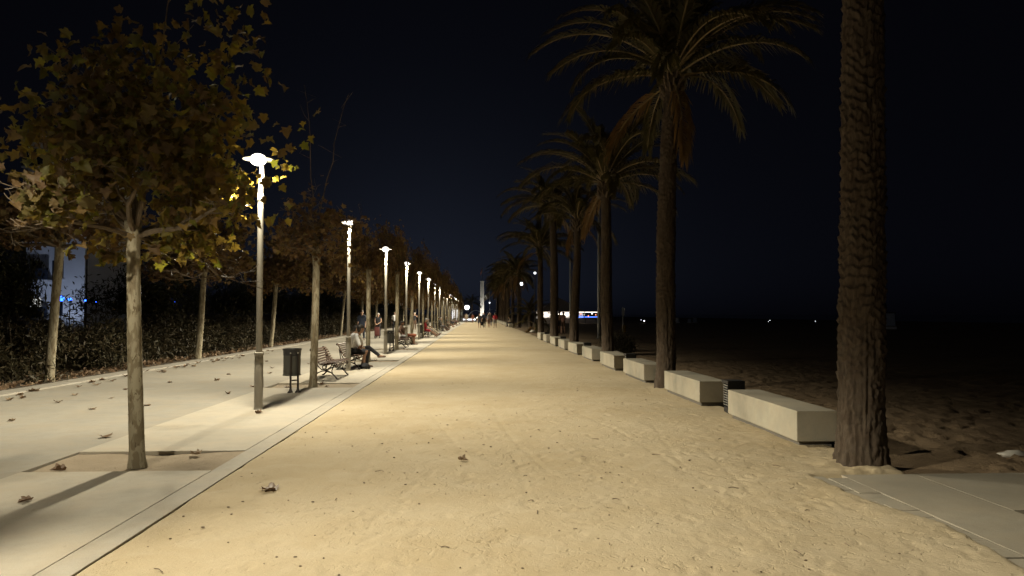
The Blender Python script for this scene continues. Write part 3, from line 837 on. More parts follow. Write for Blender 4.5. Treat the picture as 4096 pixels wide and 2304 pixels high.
def palm(loc, trunk, top, label, n=(11, 16, 7, 1), s=1.0, stubs=26, seed=0, phase=0.0, rz=0.0, tscale=1.0):
    rs = random.Random(seed)
    t = empty('palm_tree', loc, rz)
    tag(t, label, 'palm tree', 'palm trees along the stone benches')
    link('trunk', trunk, None, t, scale=(1, 1, tscale))
    tx, ty, tz = top[0], top[1], top[2] * tscale
    k = 0
    for key, cnt in zip(('up', 'mid', 'low', 'dry'), n):
        for i in range(cnt):
            az = phase + k * 2.39996 + rs.gauss(0, 0.12); k += 1
            sc = s * rs.uniform(0.88, 1.1)
            zz = {'up': 0.10, 'mid': 0.04, 'low': -0.06, 'dry': -0.25}[key]
            rr = 0.06 if key != 'dry' else 0.15
            link('frond', FR[key][i % 2], None, t, (tx + rr * math.cos(az), ty + rr * math.sin(az), tz + zz), (rs.gauss(0, .22), rs.gauss(0, .10), az), (sc, sc, sc))
    for i in range(stubs):
        az = i * 2.4; q = i / max(1, stubs)
        sc = 1.2 - 0.4 * q
        link('frond_stub', stub, None, t, (tx + 0.15 * math.cos(az), ty + 0.15 * math.sin(az), tz - 0.55 + 0.5 * q), (0, rs.gauss(-0.35, .2), az), (sc, sc, sc))
    return t

PAL = 'palm_trunk'
tr, top = palm_trunk('trunk', 8.3, 0.225, 0.15, (0.26, 0.0), 110, 0.016, 1.0, 0.7)
palm((4.05, 7.80, -0.03), tr, top, 'nearest palm trunk, thick and shaggy, beside the access slab', seed=1)
tr, top = palm_trunk('trunk', 6.85, 0.20, 0.150, (0.16, 0.05), 72, 0.024, 2.0, 1.6)
palm((4.03, 15.95, -0.02), tr, top, 'tall palm with a wide drooping crown, between second and third stone benches', seed=2, phase=0.7, n=(12, 20, 8, 2), s=1.05)
tr3, top3 = palm_trunk('trunk', 6.0, 0.19, 0.135, (-0.08, 0.1), 48, 0.035, 3.0, 1.2)
palm((4.27, 24.4, -0.03), tr3, top3, 'palm with a thick dark trunk, third along the stone benches', seed=3, phase=1.9)
tr4, top4 = palm_trunk('trunk', 5.8, 0.195, 0.115, (0.20, 0.1), 48, 0.035, 4.0, 1.0)
palm((4.20, 32.5, -0.03), tr4, top4, 'palm with a slim swaying trunk, fourth along the stone benches', seed=4, phase=2.6, s=0.8, n=(9, 10, 6, 2))
tr5, top5 = palm_trunk('trunk', 7.5, 0.22, 0.155, (-0.05, 0.0), 40, 0.05, 5.0, 1.0)
palm((4.22, 41.0, -0.03), tr5, top5, 'tall straight palm, fifth along the stone benches', seed=5, phase=0.4)
palm((4.20, 49.4, -0.03), tr3, top3, 'palm with a cut-frond collar, sixth along the stone benches', seed=6, phase=3.0, stubs=14)
far = [(5.0, 90.0, 6.6, .4), (4.7, 99, 7.2, 1.2), (4.5, 107.5, 6.2, 2.0), (4.6, 116, 7.3, 4.1), (4.5, 124, 7.6, .9), (4.5, 133, 6.8, 2.2), (4.6, 142, 7.4, 3.0), (4.5, 151, 7.2, .3), (4.6, 161, 7.9, 1.4), (4.5, 172, 7.2, 2.9)]
for k, (x, y, h, rz) in enumerate(far):
    tm, tp = ((tr5, top5), (tr4, top4), (tr3, top3))[k % 3]
    palm((x, y, -0.03), tm, tp, 'far palm with a dark bushy crown, %s of the distant row' % ORD[k], seed=20 + k, phase=k, rz=rz, tscale=h / tp[2], stubs=6, s=1.15, n=(8, 12, 10, 5))
# low palms between the rows
trs, tops = palm_trunk('trunk', 0.9, 0.16, 0.15, (0.0, 0.0), 24, 0.05, 6.0, 0.2)
palm((5.15, 66.5, -0.03), trs, tops, 'stunted palm with dry hanging fronds beside the sand', seed=50, n=(0, 1, 3, 16), s=0.72, stubs=4)
palm((5.2, 74.0, -0.03), trs, tops, 'low green palm behind the stunted dry palm', seed=51, n=(6, 9, 5, 0), s=0.85, stubs=4, tscale=1.9)
palm((-1.6, 196.0, -0.03), tr4, top4, 'lit palm at the far end of the promenade', seed=52, n=(5, 10, 7, 2), s=1.1, stubs=4, tscale=0.8)

# ================================================================== SLATTED BENCHES
PROF = [(.315, .345), (.318, .392), (.275, .425), (.215, .424), (.155, .413), (.095, .401), (.035, .391), (-.025, .388), (-.085, .402), (-.128, .447), (-.158, .503), (-.185, .561), (-.212, .619), (-.243, .676), (-.283, .722)]
def make_bench():
    b = empty('park_bench')
    sl = MB().box((0, 0, 0), (0.036, 1.80, 0.026)).mesh('slat', False, 0.006); sl.materials.append(M['wood'])
    cum = [0.0]
    for i in range(1, len(PROF)): cum.append(cum[-1] + math.hypot(PROF[i][0] - PROF[i-1][0], PROF[i][1] - PROF[i-1][1]))
    for q in range(14):
        d = cum[-1] * q / 13; i = max(k for k in range(len(cum) - 1) if cum[k] <= d + 1e-9); fr = (d - cum[i]) / (cum[i + 1] - cum[i])
        a, c = PROF[i], PROF[i + 1]
        x, z = a[0] + (c[0] - a[0]) * fr, a[1] + (c[1] - a[1]) * fr
        ang = math.atan2(c[1] - a[1], c[0] - a[0])
        link('slat', sl, None, b, (x, 0, z), (0, -ang, 0))
    for y in (-0.72, 0.72):
        m = MB()
        under = []
        for i, (x, z) in enumerate(PROF):
            a = PROF[max(0, i - 1)]; c = PROF[min(len(PROF) - 1, i + 1)]
            t = Vector((c[0] - a[0], 0, c[1] - a[1])).normalized()
            nrm = Vector((t.z, 0, -t.x))
            if nrm.dot(Vector((-0.2, 0, -1))) < 0: nrm = -nrm
            under.append(Vector((x, y, z)) + nrm * 0.026)
        m.tube(under, 0.017, 6)
        m.tube([(-.283, y, .735), (-.325, y, .745), (-.345, y, .722), (-.33, y, .70), (-.312, y, .708)], 0.014, 6)       # top scroll
        m.tube([(.31, y, .365), (.33, y, .33), (.31, y, .30), (.275, y, .305), (.268, y, .335), (.29, y, .345)], 0.014, 6)   # front scroll
        m.tube([(.345, y, .012), (.305, y, .03), (.25, y, .10), (.17, y, .175), (.06, y, .215), (-.05, y, .215), (-.16, y, .165), (-.245, y, .07), (-.31, y, .015), (-.345, y, .012)], [.02, .02, .017, .016, .016, .016, .016, .017, .02, .02], 6)
        m.tube([(.20, y, .39), (.15, y, .30), (.05, y, .24), (-.06, y, .25), (-.14, y, .32), (-.19, y, .42), (-.24, y, .56)], .014, 6)
        ring = [(0.0 + .042 * math.cos(q * math.pi / 6), y, .305 + .042 * math.sin(q * math.pi / 6)) for q in range(13)]
        m.tube(ring, .011, 6, caps=False)
        m.tube([(-.245, y, .07), (-.235, y, .18), (-.215, y, .30), (-.235, y, .45), (-.262, y, .60)], .013, 6)
        m.tube([(.21, y, .13), (.185, y, .22), (.215, y, .30), (.245, y, .39)], .013, 6)
        m.build('leg_frame', M['iron'], b)
    MB().tube([(0.0, -0.72, 0.215), (0.0, 0.72, 0.215)], 0.011, 6).build('stretcher', M['iron'], b)
    return b
bench0 = make_bench()
BENCHES = []
def place_bench(y, label):
    b = bench0 if not BENCHES else copy_tree(bench0)
    b.location = (-3.705, y, 0.010)
    tag(b, label, 'bench', 'slatted benches under the lamps')
    BENCHES.append(b)
BY0 = [19.15, 22.55]
names = ['empty brown slatted bench beside the first litter bin', 'slatted bench with a couple sitting on it, behind the second lamp',
         'empty slatted bench beside the second litter bin', 'slatted bench with a man in rust shorts on it',
         'slatted bench carrying a person in a red shirt', 'slatted bench beyond the red-shirted person']
k = 0
for rep in range(7):
    for q in BY0:
        place_bench(q + 17.32 * rep, names[k] if k < len(names) else 'distant slatted bench, %s along the row' % ORD[k])
        k += 1

# ================================================================== LITTER BINS
def make_bin():
    b = empty('litter_bin')
    body = MB().lathe([(0.0, 0.335), (0.178, 0.335), (0.186, 0.34), (0.186, 0.352), (0.172, 0.36), (0.172, 0.78), (0.174, 0.79)], 28).build('body', M['binbody'], b)
    MB().lathe([(0.174, 0.745), (0.179, 0.75), (0.180, 0.84), (0.192, 0.865), (0.194, 0.88), (0.186, 0.885), (0.174, 0.87), (0.170, 0.80), (0.0, 0.78)], 28).build('rim', M['binrim'], b)
    for sx in (-1, 1):
        p = MB().tube([(sx * 0.075, -0.19, 0.0), (sx * 0.075, -0.19, 0.06), (sx * 0.075, -0.19, 0.70), (sx * 0.075, -0.19, 0.78)], [0.026, 0.021, 0.021, 0.020], 10).build('post', M['iron'], b)
        MB().lathe([(0.06, 0.0), (0.058, 0.012), (0.03, 0.05), (0.022, 0.09)], 14, (sx * 0.075, -0.19, 0)).build('foot', M['iron'], p)
        MB().lathe([(0.0, 0.0), (0.014, 0.0), (0.014, 0.02), (0.0, 0.02)], 10, (sx * 0.075, -0.165, 0.79)).build('hinge', M['louver'], p)
    MB().tube([(-0.075, -0.19, 0.25), (0.075, -0.19, 0.25)], 0.014, 8).build('crossbar', M['iron'], b)
    return b
bin0 = make_bin()
for k in range(6):
    b = bin0 if k == 0 else copy_tree(bin0)
    b.location = (-3.80, 15.65 + 17.35 * k, 0.010); b.rotation_euler = (0, 0, R(28))
    tag(b, ('dark metal litter bin on two posts in front of the empty bench' if k == 0 else 'dark metal litter bin on posts, %s along the bench row' % ORD[k]), 'litter bin', 'litter bins along the bench row')

# ================================================================== STONE BENCHES AND BOLLARDS
spans = [(8.95, 11.55), (13.0, 15.45), (17.35, 19.85), (21.2, 23.6), (25.3, 27.7), (29.4, 31.8), (33.4, 35.8), (37.4, 39.9), (42.0, 44.4), (46.0, 48.4)]
spans += [(91.5 + 8.2 * k + 3.9 * j, 93.9 + 8.2 * k + 3.9 * j) for k in range(9) for j in range(2)]
for k, (a, b) in enumerate(spans):
    s = empty('stone_bench', (4.13, (a + b) / 2, -0.01), random.gauss(0, 0.008))
    lab = ['massive concrete block bench at the foot of the nearest palm', 'concrete block bench behind the first black bollard',
           'concrete block bench just beyond the tall wide-crowned palm'][k] if k < 3 else 'concrete block bench, %s along the palm row' % ORD[k]
    tag(s, lab, 'bench', 'concrete block benches between the palms')
    MB().box((0, 0, 0.255), (0.50, b - a, 0.37)).build('block', M['block'], s, smooth=False, bevel=0.012)
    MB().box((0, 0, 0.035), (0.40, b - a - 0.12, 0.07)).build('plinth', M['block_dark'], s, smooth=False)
def make_bollard():
    b = empty('bollard_light')
    m = MB(); m.box((0.0, 0, 0.515), (0.28, 0.30, 0.05)); m.box((0.125, 0, 0.245), (0.03, 0.30, 0.49)); m.box((0, 0.14, 0.245), (0.22, 0.02, 0.49)); m.box((0, -0.14, 0.245), (0.279, 0.02, 0.49)); m.box((0, 0, 0.05), (0.22, 0.26, 0.1))
    m.build('housing', M['black'], b, smooth=False)
    lv = MB().box((0, 0, 0), (0.05, 0.255, 0.008)).mesh('louver', False); lv.materials.append(M['louver'])
    for i in range(9): link('louver', lv, None, b, (-0.105, 0, 0.13 + 0.04 * i), (0, R(35), 0))
    MB().box((0.06, 0, 0.29), (0.01, 0.25, 0.38)).build('back_plate', M['louver'], b, smooth=False)
    return b
bol0 = make_bollard()
for k, y in enumerate([12.15, 20.45, 28.5, 36.6, 45.2]):
    b = bol0 if k == 0 else copy_tree(bol0)
    b.location = (4.19, y, -0.02)
    tag(b, 'unlit black box bollard with slatted side, %s between the block benches' % ORD[k], 'bollard', 'black bollards between the block benches')

# ================================================================== SHRUBS
def shrub_mesh(seed, rx, ry, rz, n, size):
    rs = np.random.default_rng(seed)
    c = rs.normal(0, 1, (14, 3)); c /= np.linalg.norm(c, axis=1)[:, None]; c = c * rs.uniform(0.35, 0.8, (14, 1)); c[:, 2] = np.abs(c[:, 2])
    P = c[rs.integers(0, 14, n)] + rs.normal(0, 0.19, (n, 3))
    P[:, 2] = np.abs(P[:, 2])
    P *= np.array([rx, ry, rz])
    T = np.array([[0, 0, 0], [0.14, 0.45, 0.03], [0, 1, -0.12], [-0.14, 0.45, 0.03]])
    Rm = rot_mats(n, -0.5, 0.6)
    s = rs.uniform(0.6, 1.2, n) * size
    v = np.einsum('nij,kj->nki', Rm, T) * s[:, None, None] + P[:, None, :]
    f = np.array([[0, 1, 2, 3]])[None] + (np.arange(n) * 4)[:, None, None]
    return mesh_np('foliage', v.reshape(-1, 3), f.reshape(-1, 4), False, rs.random(n))
def stems_mesh(seed):
    rs = random.Random(seed); m = MB()
    for i in range(9):
        a = rs.uniform(0, 6.28); r = rs.uniform(.3, 1.0)
        m.tube([(0.1 * math.cos(a), 0.1 * math.sin(a), -0.05), (r * .5 * math.cos(a), r * .5 * math.sin(a), .6), (r * math.cos(a), r * math.sin(a), 1.3)], [.03, .02, .008], 5)
    me = m.mesh('stems'); me.materials.append(M['twig']); return me
SH = [shrub_mesh(60 + i, 1.5, 1.6, 1.75, 5200, 0.17) for i in range(3)]
for me in SH: me.materials.append(M['shrub'])
ST = stems_mesh(4)
def shrub(loc, i, s, label, group='shrubs in the planting bed'):
    t = empty('shrub', loc, random.uniform(0, 6.28)); tag(t, label, 'shrub', group)
    tag(link('foliage', SH[i], None, t, scale=s), kind='stuff')
    link('stems', ST, None, t, scale=(s[0], s[1], s[2]))
    return t
y = 12.5; k = 0
while y < 120:
    z = random.uniform(0.8, 1.15)
    shrub((-11.9 + random.uniform(-.3, .3), y, 0.0), k % 3, (1.0, 1.1, z), 'dark feathery shrub behind the kerb, %s along the bed' % ORD[min(k, 29)])
    y += 2.5 if y < 45 else 4.5; k += 1
shrub((5.7, 30.5, -0.05), 0, (0.55, 0.55, 0.62), 'dark bush behind the third palm trunk', 'bushes on the beach side')
shrub((6.2, 33.0, -0.05), 1, (0.6, 0.6, 0.55), 'dark bush beside the fourth palm trunk', 'bushes on the beach side')
shrub((6.6, 64.0, -0.05), 2, (0.6, 0.6, 0.5), 'dark bush behind the standing couple', 'bushes on the beach side')
# taller dark trees standing behind the shrubs
M['dark_leaf'] = make_leaf('evergreen_leaf', [(0.0, (0.02, 0.03, 0.012)), (0.5, (0.035, 0.045, 0.016)), (1.0, (0.05, 0.04, 0.02))], 0.05, (1.0, 1.0, 1.0))
dk = [shrub_mesh(90 + i, 2.6, 2.6, 2.6, 5200, 0.26) for i in range(2)]
for me in dk: me.materials.append(M['dark_leaf'])
for k, (x, y, s) in enumerate([(-18.3, 30.0, 0.6), (-15.8, 22.8, .95), (-15.6, 35.0, 1.0), (-17, 42, 1.0), (-16.5, 50, 1.1), (-17, 59, 1.15), (-16.8, 69, 1.2), (-17, 82, 1.3), (-16, 98, 1.4), (-14, 118, 1.5)]):
    t = empty('evergreen_tree', (x, y, 0.0)); tag(t, 'dark evergreen tree behind the shrubs, %s in the rear row' % ORD[k], 'tree', 'evergreen trees behind the shrubs')
    MB().tube([(0, 0, -0.05), (0.05, 0, 1.2), (0.0, 0.05, 3.2)], [0.17, 0.13, 0.05], 8).build('trunk', M['twig'], t)
    tag(link('crown', dk[k % 2], None, t, (0, 0, 1.6), scale=(s, s, s if s > 0.7 else 1.5)), kind='stuff')

# ================================================================== PEOPLE
def mcloth(name, c, rough=0.85): return m_plain('cloth_' + name, c, rough, 0.18, 9)
SKIN = [m_plain('skin_light', (0.42, 0.26, 0.18), 0.6, 0.08), m_plain('skin_tan', (0.30, 0.17, 0.11), 0.6, 0.08)]
HAIR = {'black': m_plain('hair_black', (0.02, 0.016, 0.013), 0.55, 0.3, 30), 'grey': m_plain('hair_grey', (0.36, 0.34, 0.32), 0.6, 0.2, 30), 'brown': m_plain('hair_brown', (0.07, 0.04, 0.025), 0.6, 0.3, 30)}
CL = {'white': mcloth('white', (0.82, 0.82, 0.84)), 'black': mcloth('black', (0.018, 0.018, 0.022)), 'navy': mcloth('navy', (0.035, 0.045, 0.075)), 'red': mcloth('red', (0.48, 0.03, 0.045)),
      'rust': mcloth('rust', (0.30, 0.10, 0.055)), 'grey': mcloth('grey', (0.20, 0.19, 0.185)), 'brown': mcloth('brown', (0.12, 0.07, 0.045)), 'cream': mcloth('cream', (0.42, 0.36, 0.28)), 'blue': mcloth('blue', (0.10, 0.15, 0.28)),
      'pink': mcloth('pink', (0.40, 0.22, 0.20))}

def V3(*a): return np.array(a, float)
def pose_stand(stride=0.0, arms='down', lean=0.0):
    J = dict(pelvis=V3(0, 0, .96), waist=V3(0, .01, 1.10), chest=V3(0, .01 + lean, 1.32), neck=V3(0, lean, 1.49), head=V3(0, .02 + lean * 1.3, 1.635))
    for s, n in ((-1, 'L'), (1, 'R')):
        st = stride * s
        J['sh' + n] = V3(.185 * s, lean, 1.42)
        J['el' + n] = V3(.235 * s, -.03 - st * .35 + lean, 1.14)
        J['wr' + n] = V3(.225 * s, .07 - st * .6 + lean, .90)
        if arms == 'push': J['el' + n] = V3(.23 * s, .06, 1.15); J['wr' + n] = V3(.09 * s, .30, 1.02)
        if arms == 'up': J['el' + n] = V3(.25 * s, .15, 1.33); J['wr' + n] = V3(.10 * s, .27, 1.48)
        J['hip' + n] = V3(.09 * s, 0, .93)
        J['kn' + n] = V3(.10 * s, .03 + st * .45, .50)
        J['an' + n] = V3(.10 * s, -.02 + st * (1.0 if st > 0 else 1.15), .085 + (0.06 if st < 0 else 0))
        J['toe' + n] = J['an' + n] + V3(.02 * s, .17, -.055 if st >= 0 else -.09)
    return J
def pose_sit(back=0.25, legs='down', look=0.0, fwd=0.0, arms='lap'):
    """hips on a seat 0.42 m high; back>0 leans back"""
    up = V3(0, -math.sin(back), math.cos(back))
    pel = V3(0, 0, .515)
    J = dict(pelvis=pel, waist=pel + up * .14, chest=pel + up * .37 + V3(0, fwd * .5, -abs(fwd) * .1), neck=pel + up * .54 + V3(0, fwd, -abs(fwd) * .25))
    J['head'] = J['neck'] + V3(0.02 * look, .06 + .04 * (fwd > 0), .145)
    for s, n in ((-1, 'L'), (1, 'R')):
        J['sh' + n] = J['neck'] + V3(.185 * s, 0, -.065)
        J['el' + n] = J['sh' + n] + V3(.05 * s, .10, -.26)
        J['wr' + n] = V3(.10 * s, .27, .62)
        if arms == 'side': J['el' + n] = J['sh' + n] + V3(.10 * s, -.05, -.25); J['wr' + n] = J['el' + n] + V3(.02 * s, .20, -.13)
        J['hip' + n] = pel + V3(.09 * s, .02, -.02)
        J['kn' + n] = V3(.12 * s, .45, .50)
        J['an' + n] = V3(.10 * s, .37 + .05 * s, .085)
        if legs == 'out': J['kn' + n] = V3(.11 * s, .43, .44); J['an' + n] = V3(.10 * s + .03, .80 + .06 * s, .09)
        if legs == 'crossed' and n == 'L':
            J['knL'] = V3(.02, .46, .62); J['anL'] = V3(.12, .82, .36)
        J['toe' + n] = J['an' + n] + V3(0, .17, -.05)
        if legs == 'out': J['toe' + n] = J['an' + n] + V3(0, .13, .10)
        if legs == 'crossed' and n == 'L': J['toeL'] = J['anL'] + V3(.03, .17, -.02)
    return J

def capsule(mb, a, b, ra, rb, n=10):
    a, b = Vector(a), Vector(b); d = b - a; L = d.length
    if L < 1e-5:
        mb.ball(tuple(a), ra, n, 6); return
    d /= L
    pts, rad = [], []
    for q in (-0.98, -0.75, -0.4, 0.0): pts.append(a + d * ra * q); rad.append(ra * math.sqrt(max(0.02, 1 - q * q)))
    for q in (0.0, 0.4, 0.75, 0.98): pts.append(b + d * rb * q); rad.append(rb * math.sqrt(max(0.02, 1 - q * q)))
    mb.tube(pts, rad, n)

def person(loc, rz, J, c, label, scale=1.0, voxel=0.016, hair='short', hands=False, group=None, face_turn=0.0):
    """c: dict top, bottom, shoe, skin, hair, sleeve (0..1), leg (0..1 covered length), cap"""
    B = []                                            # (a, b, ra, rb, material slot)
    SK, TOP, BOT, SHO, HR, DK = range(6)
    def add(a, b, ra, rb, m): B.append((np.array(a, float), np.array(b, float), ra, rb, m))
    lerp = lambda a, b, t: a * (1 - t) + b * t
    pel, wai, che, nk, hd = J['pelvis'], J['waist'], J['chest'], J['neck'], J['head']
    rt = V3(1, 0, 0)
    f = c.get('fat', 1.0)
    for s in (-1, 1):
        add(pel + rt * .065 * s, wai + rt * .06 * s, .115 * f, .10 * f, BOT if c.get('leg', .5) > 0 else TOP)
        add(wai + rt * .055 * s, che + rt * .08 * s, .108 * f, .115, TOP)
        add(che + rt * .08 * s, lerp(che, nk, .75) + rt * .10 * s, .112, .07, TOP)
    add(wai + V3(0, .02, -.05), che, .12 * f, .12, TOP)
    add(nk + V3(0, 0, -.03), hd + V3(0, -.01, -.06), .055, .052, SK)
    ct, st = math.cos(face_turn), math.sin(face_turn)
    def hl(x, y, z): return hd + V3(x * ct + y * st, -x * st + y * ct, z)
    add(hl(0, -.012, .03), hl(0, .012, .02), .092, .088, SK)
    add(hl(0, .03, -.02), hl(0, .035, -.07), .066, .048, SK)
    add(hl(0, .10, .015), hl(0, .115, -.018), .010, .016, SK)        # nose
    for s in (-1, 1):
        add(hl(.088 * s, -.005, .01), hl(.092 * s, -.01, -.025), .014, .010, SK)   # ears
        add(hl(.034 * s, .083, .018), hl(.036 * s, .083, .018), .012, .012, DK)    # eyes
    add(hl(-.018, .084, -.055), hl(.018, .084, -.055), .009, .009, SK)
    if hair != 'bald':
        add(hl(0, -.03, .045), hl(0, .005, .052), .100, .093, HR)
        add(hl(0, -.05, .0), hl(0, -.055, -.03), .078, .06, HR)
    if hair == 'long': add(hl(0, -.06, -.02), hl(0, -.075, -.22), .075, .055, HR)
    if hair == 'bun': add(hl(0, -.10, .06), hl(0, -.115, .07), .045, .042, HR)
    if c.get('cap'): add(hl(0, .05, .07), hl(0, .14, .06), .065, .045, HR)
    for n, s in (('L', -1), ('R', 1)):
        sh, el, wr = J['sh' + n], J['el' + n], J['wr' + n]
        add(sh, el, .052, .042, SK); add(el, wr, .041, .030, SK)
        add(lerp(che, nk, .7) + rt * .08 * s, sh, .075, .062, TOP)
        sl = c.get('sleeve', .45)
        if sl > 0:
            add(sh, lerp(sh, el, min(1, sl * 2)), .064, .060 if sl < .6 else .052, TOP)
            if sl > .5: add(el, lerp(el, wr, (sl - .5) * 2), .052, .042, TOP)
        d = (wr - el); d /= np.linalg.norm(d)
        w = np.cross(d, V3(0, .3, 1.0)); w /= np.linalg.norm(w); u = np.cross(w, d)
        add(wr, wr + d * .07, .030, .034, SK)
        if hands:
            for q, ln in enumerate((.070, .080, .075, .058)):
                b0 = wr + d * .085 + w * (q - 1.5) * .019
                b1 = b0 + d * ln * .55 - u * ln * .15; b2 = b1 + d * ln * .35 - u * ln * .4
                add(b0, b1, .0095, .009, SK); add(b1, b2, .009, .008, SK)
            t0 = wr + d * .03 - w * .032; t1 = t0 + d * .035 - w * .025; add(t0, t1, .011, .010, SK); add(t1, t1 + d * .03 - u * .012, .010, .009, SK)
        else:
            add(wr + d * .07, wr + d * .15 - u * .02, .032, .018, SK); add(wr + d * .03 - w * .03, wr + d * .09 - w * .045, .013, .010, SK)
        hp, kn, an, toe = J['hip' + n], J['kn' + n], J['an' + n], J['toe' + n]
        add(hp, kn, .082 * f, .056, SK); add(kn, lerp(kn, an, .35) + V3(0, -.012, 0), .049, .050, SK); add(lerp(kn, an, .35) + V3(0, -.012, 0), an, .050, .034, SK)
        lg = c.get('leg', .5)
        if lg > 0:
            add(hp, lerp(hp, kn, min(1, lg * 2)), .094 * f, .078 if lg <= .5 else .067, BOT)
            if lg > .5: add(kn, lerp(kn, an, (lg - .5) * 2), .066, .052, BOT)
        heel = an + V3(0, -.03, -.045) if toe[1] > an[1] else an
        add(an, lerp(an, toe, .5), .038, .034, SK); add(lerp(an, toe, -.25) + V3(0, 0, -.03), toe, .040, .030, SHO)
    if c.get('skirt'):
        for t in np.linspace(0, 1, 6):
            for s in (-1, 1): add(pel + rt * .07 * s + V3(0, 0, -.02), lerp(J['hipL'], J['knL'], c['skirt'] * t) * (.5 - .5 * s) + lerp(J['hipR'], J['knR'], c['skirt'] * t) * (.5 + .5 * s), .115, .10, BOT)
    mb = MB()
    for a, b, ra, rb, m in B: capsule(mb, a, b, ra, rb)
    tmp = bpy.data.objects.new('person_tmp', mb.mesh('person_tmp', False)); col.objects.link(tmp)
    md = tmp.modifiers.new('r', 'REMESH'); md.mode = 'VOXEL'; md.voxel_size = voxel
    sm = tmp.modifiers.new('s', 'SMOOTH'); sm.iterations = 2; sm.factor = 0.4
    dg = bpy.context.evaluated_depsgraph_get()
    me = bpy.data.meshes.new_from_object(tmp.evaluated_get(dg))
    old = tmp.data; bpy.data.objects.remove(tmp); bpy.data.meshes.remove(old)
    me.name = 'person'
    n = len(me.polygons)
    C = np.zeros(n * 3); me.polygons.foreach_get("center", C); C = C.reshape(-1, 3)
    best = np.full(n, 1e9); idx = np.zeros(n, int)
    for a, b, ra, rb, m in B:
        ab = b - a; L2 = ab @ ab + 1e-9
        t = np.clip((C - a) @ ab / L2, 0, 1)
        d = np.linalg.norm(C - a - t[:, None] * ab, axis=1) - (ra + (rb - ra) * t)
        q = d < best; best[q] = d[q]; idx[q] = m
    me.materials.clear()
    for m in (c['skin'], c['top'], c['bottom'], c['shoe'], c['hair'], HAIR['black']): me.materials.append(m)
    me.polygons.foreach_set("material_index", idx.astype(np.int32))
    me.polygons.foreach_set("use_smooth", np.ones(n, bool))
    o = link('person', me, None, None, loc, (0, 0, rz), (scale,) * 3)
    tag(o, label, 'person', group)
    return o
def C_(top, bottom, skin=0, hair='black', shoe='black', **kw):
    return dict(top=CL[top], bottom=CL[bottom], skin=SKIN[skin], hair=HAIR.get(hair) or CL[hair], shoe=CL[shoe], **kw)

SEAT = R(-90)             # sitters face across the promenade
bx_ = -3.70
person((bx_ - .02, 22.25, .0), SEAT, pose_sit(-0.12, 'down', 0.5, 0.14), C_('white', 'black', 1, 'black', 'black', leg=.46), 'seated man in white t-shirt and dark shorts, nearest on the couple\'s bench', 1.0, .012, 'short', True, face_turn=-0.5)
person((bx_ - .03, 22.95, .0), SEAT, pose_sit(0.10, 'crossed', 0, 0.05), C_('white', 'black', 0, 'black', 'brown', leg=.96, cap=True), 'seated person in dark cap and black trousers, legs crossed', 0.97, .012, 'short', True)
person((-6.85, 45.0, .006), R(180), pose_stand(0.16), C_('navy', 'navy', 0, 'brown', 'black', leg=.97, fat=1.15), 'walking man in navy t-shirt and dark trousers on the grey path', 1.03, .014, 'short', True)
person((-6.60, 50.5, .006), R(172), pose_stand(0.06, 'push'), C_('black', 'black', 0, 'grey', 'black', leg=.97, sleeve=.0, fat=1.08), 'grey-haired woman in sleeveless black pushing a red trolley', 0.95, .014, 'short', True)
person((bx_ - .02, 39.7, .0), SEAT, pose_sit(0.55, 'down', 0, 0, 'side'), C_('brown', 'rust', 1, 'black', 'brown', leg=.5), 'reclining man in rust shorts on the bench past the second bin', 1.0, .014, 'short', True)
person((bx_, 53.1, .0), SEAT, pose_sit(0.05, 'out', 0, 0.05), C_('red', 'red', 0, 'grey', 'brown', leg=.42, cap=True), 'seated person in red top and red shorts, legs stretched out', 1.0, .016)
person((bx_, 54.3, .0), SEAT, pose_sit(0.2, 'out', 0, 0.02), C_('navy', 'grey', 0, 'black', 'brown', leg=.5), 'seated person in dark top beside the one in red', 1.0, .016)
person((bx_, 57.0, .0), SEAT, pose_sit(0.15, 'out'), C_('brown', 'cream', 1, 'black', 'black', leg=.9), 'seated person in brown top on the sixth bench', 1.0, .018)
person((bx_ + .1, 70.8, .0), SEAT, pose_sit(-0.05, 'down', 0, 0.10), C_('grey', 'grey', 0, 'grey', 'black', leg=.96, sleeve=1.0), 'hunched person in a grey hooded top on a far bench', 1.02, .018)
far_sit = [('navy', 'brown', 72.2), ('cream', 'black', 74.2), ('pink', 'grey', 75.3), ('black', 'cream', 88.2), ('brown', 'brown', 91.2), ('grey', 'black', 92.3), ('cream', 'navy', 105.5), ('brown', 'grey', 109.2), ('black', 'pink', 122.6)]
for k, (a, b, y) in enumerate(far_sit):
    person((bx_ + random.uniform(-.02, .05), y, 0), SEAT, pose_sit(random.uniform(0, .3), random.choice(('down', 'out', 'out'))), C_(a, b, k % 2, random.choice(('black', 'brown', 'grey')), 'brown', leg=random.choice((.4, .5, .95))),
           'far seated person in %s top and %s bottoms, %s beyond the hooded one' % (a, b, ORD[k]), 1.0, .02, group='people on the far benches')
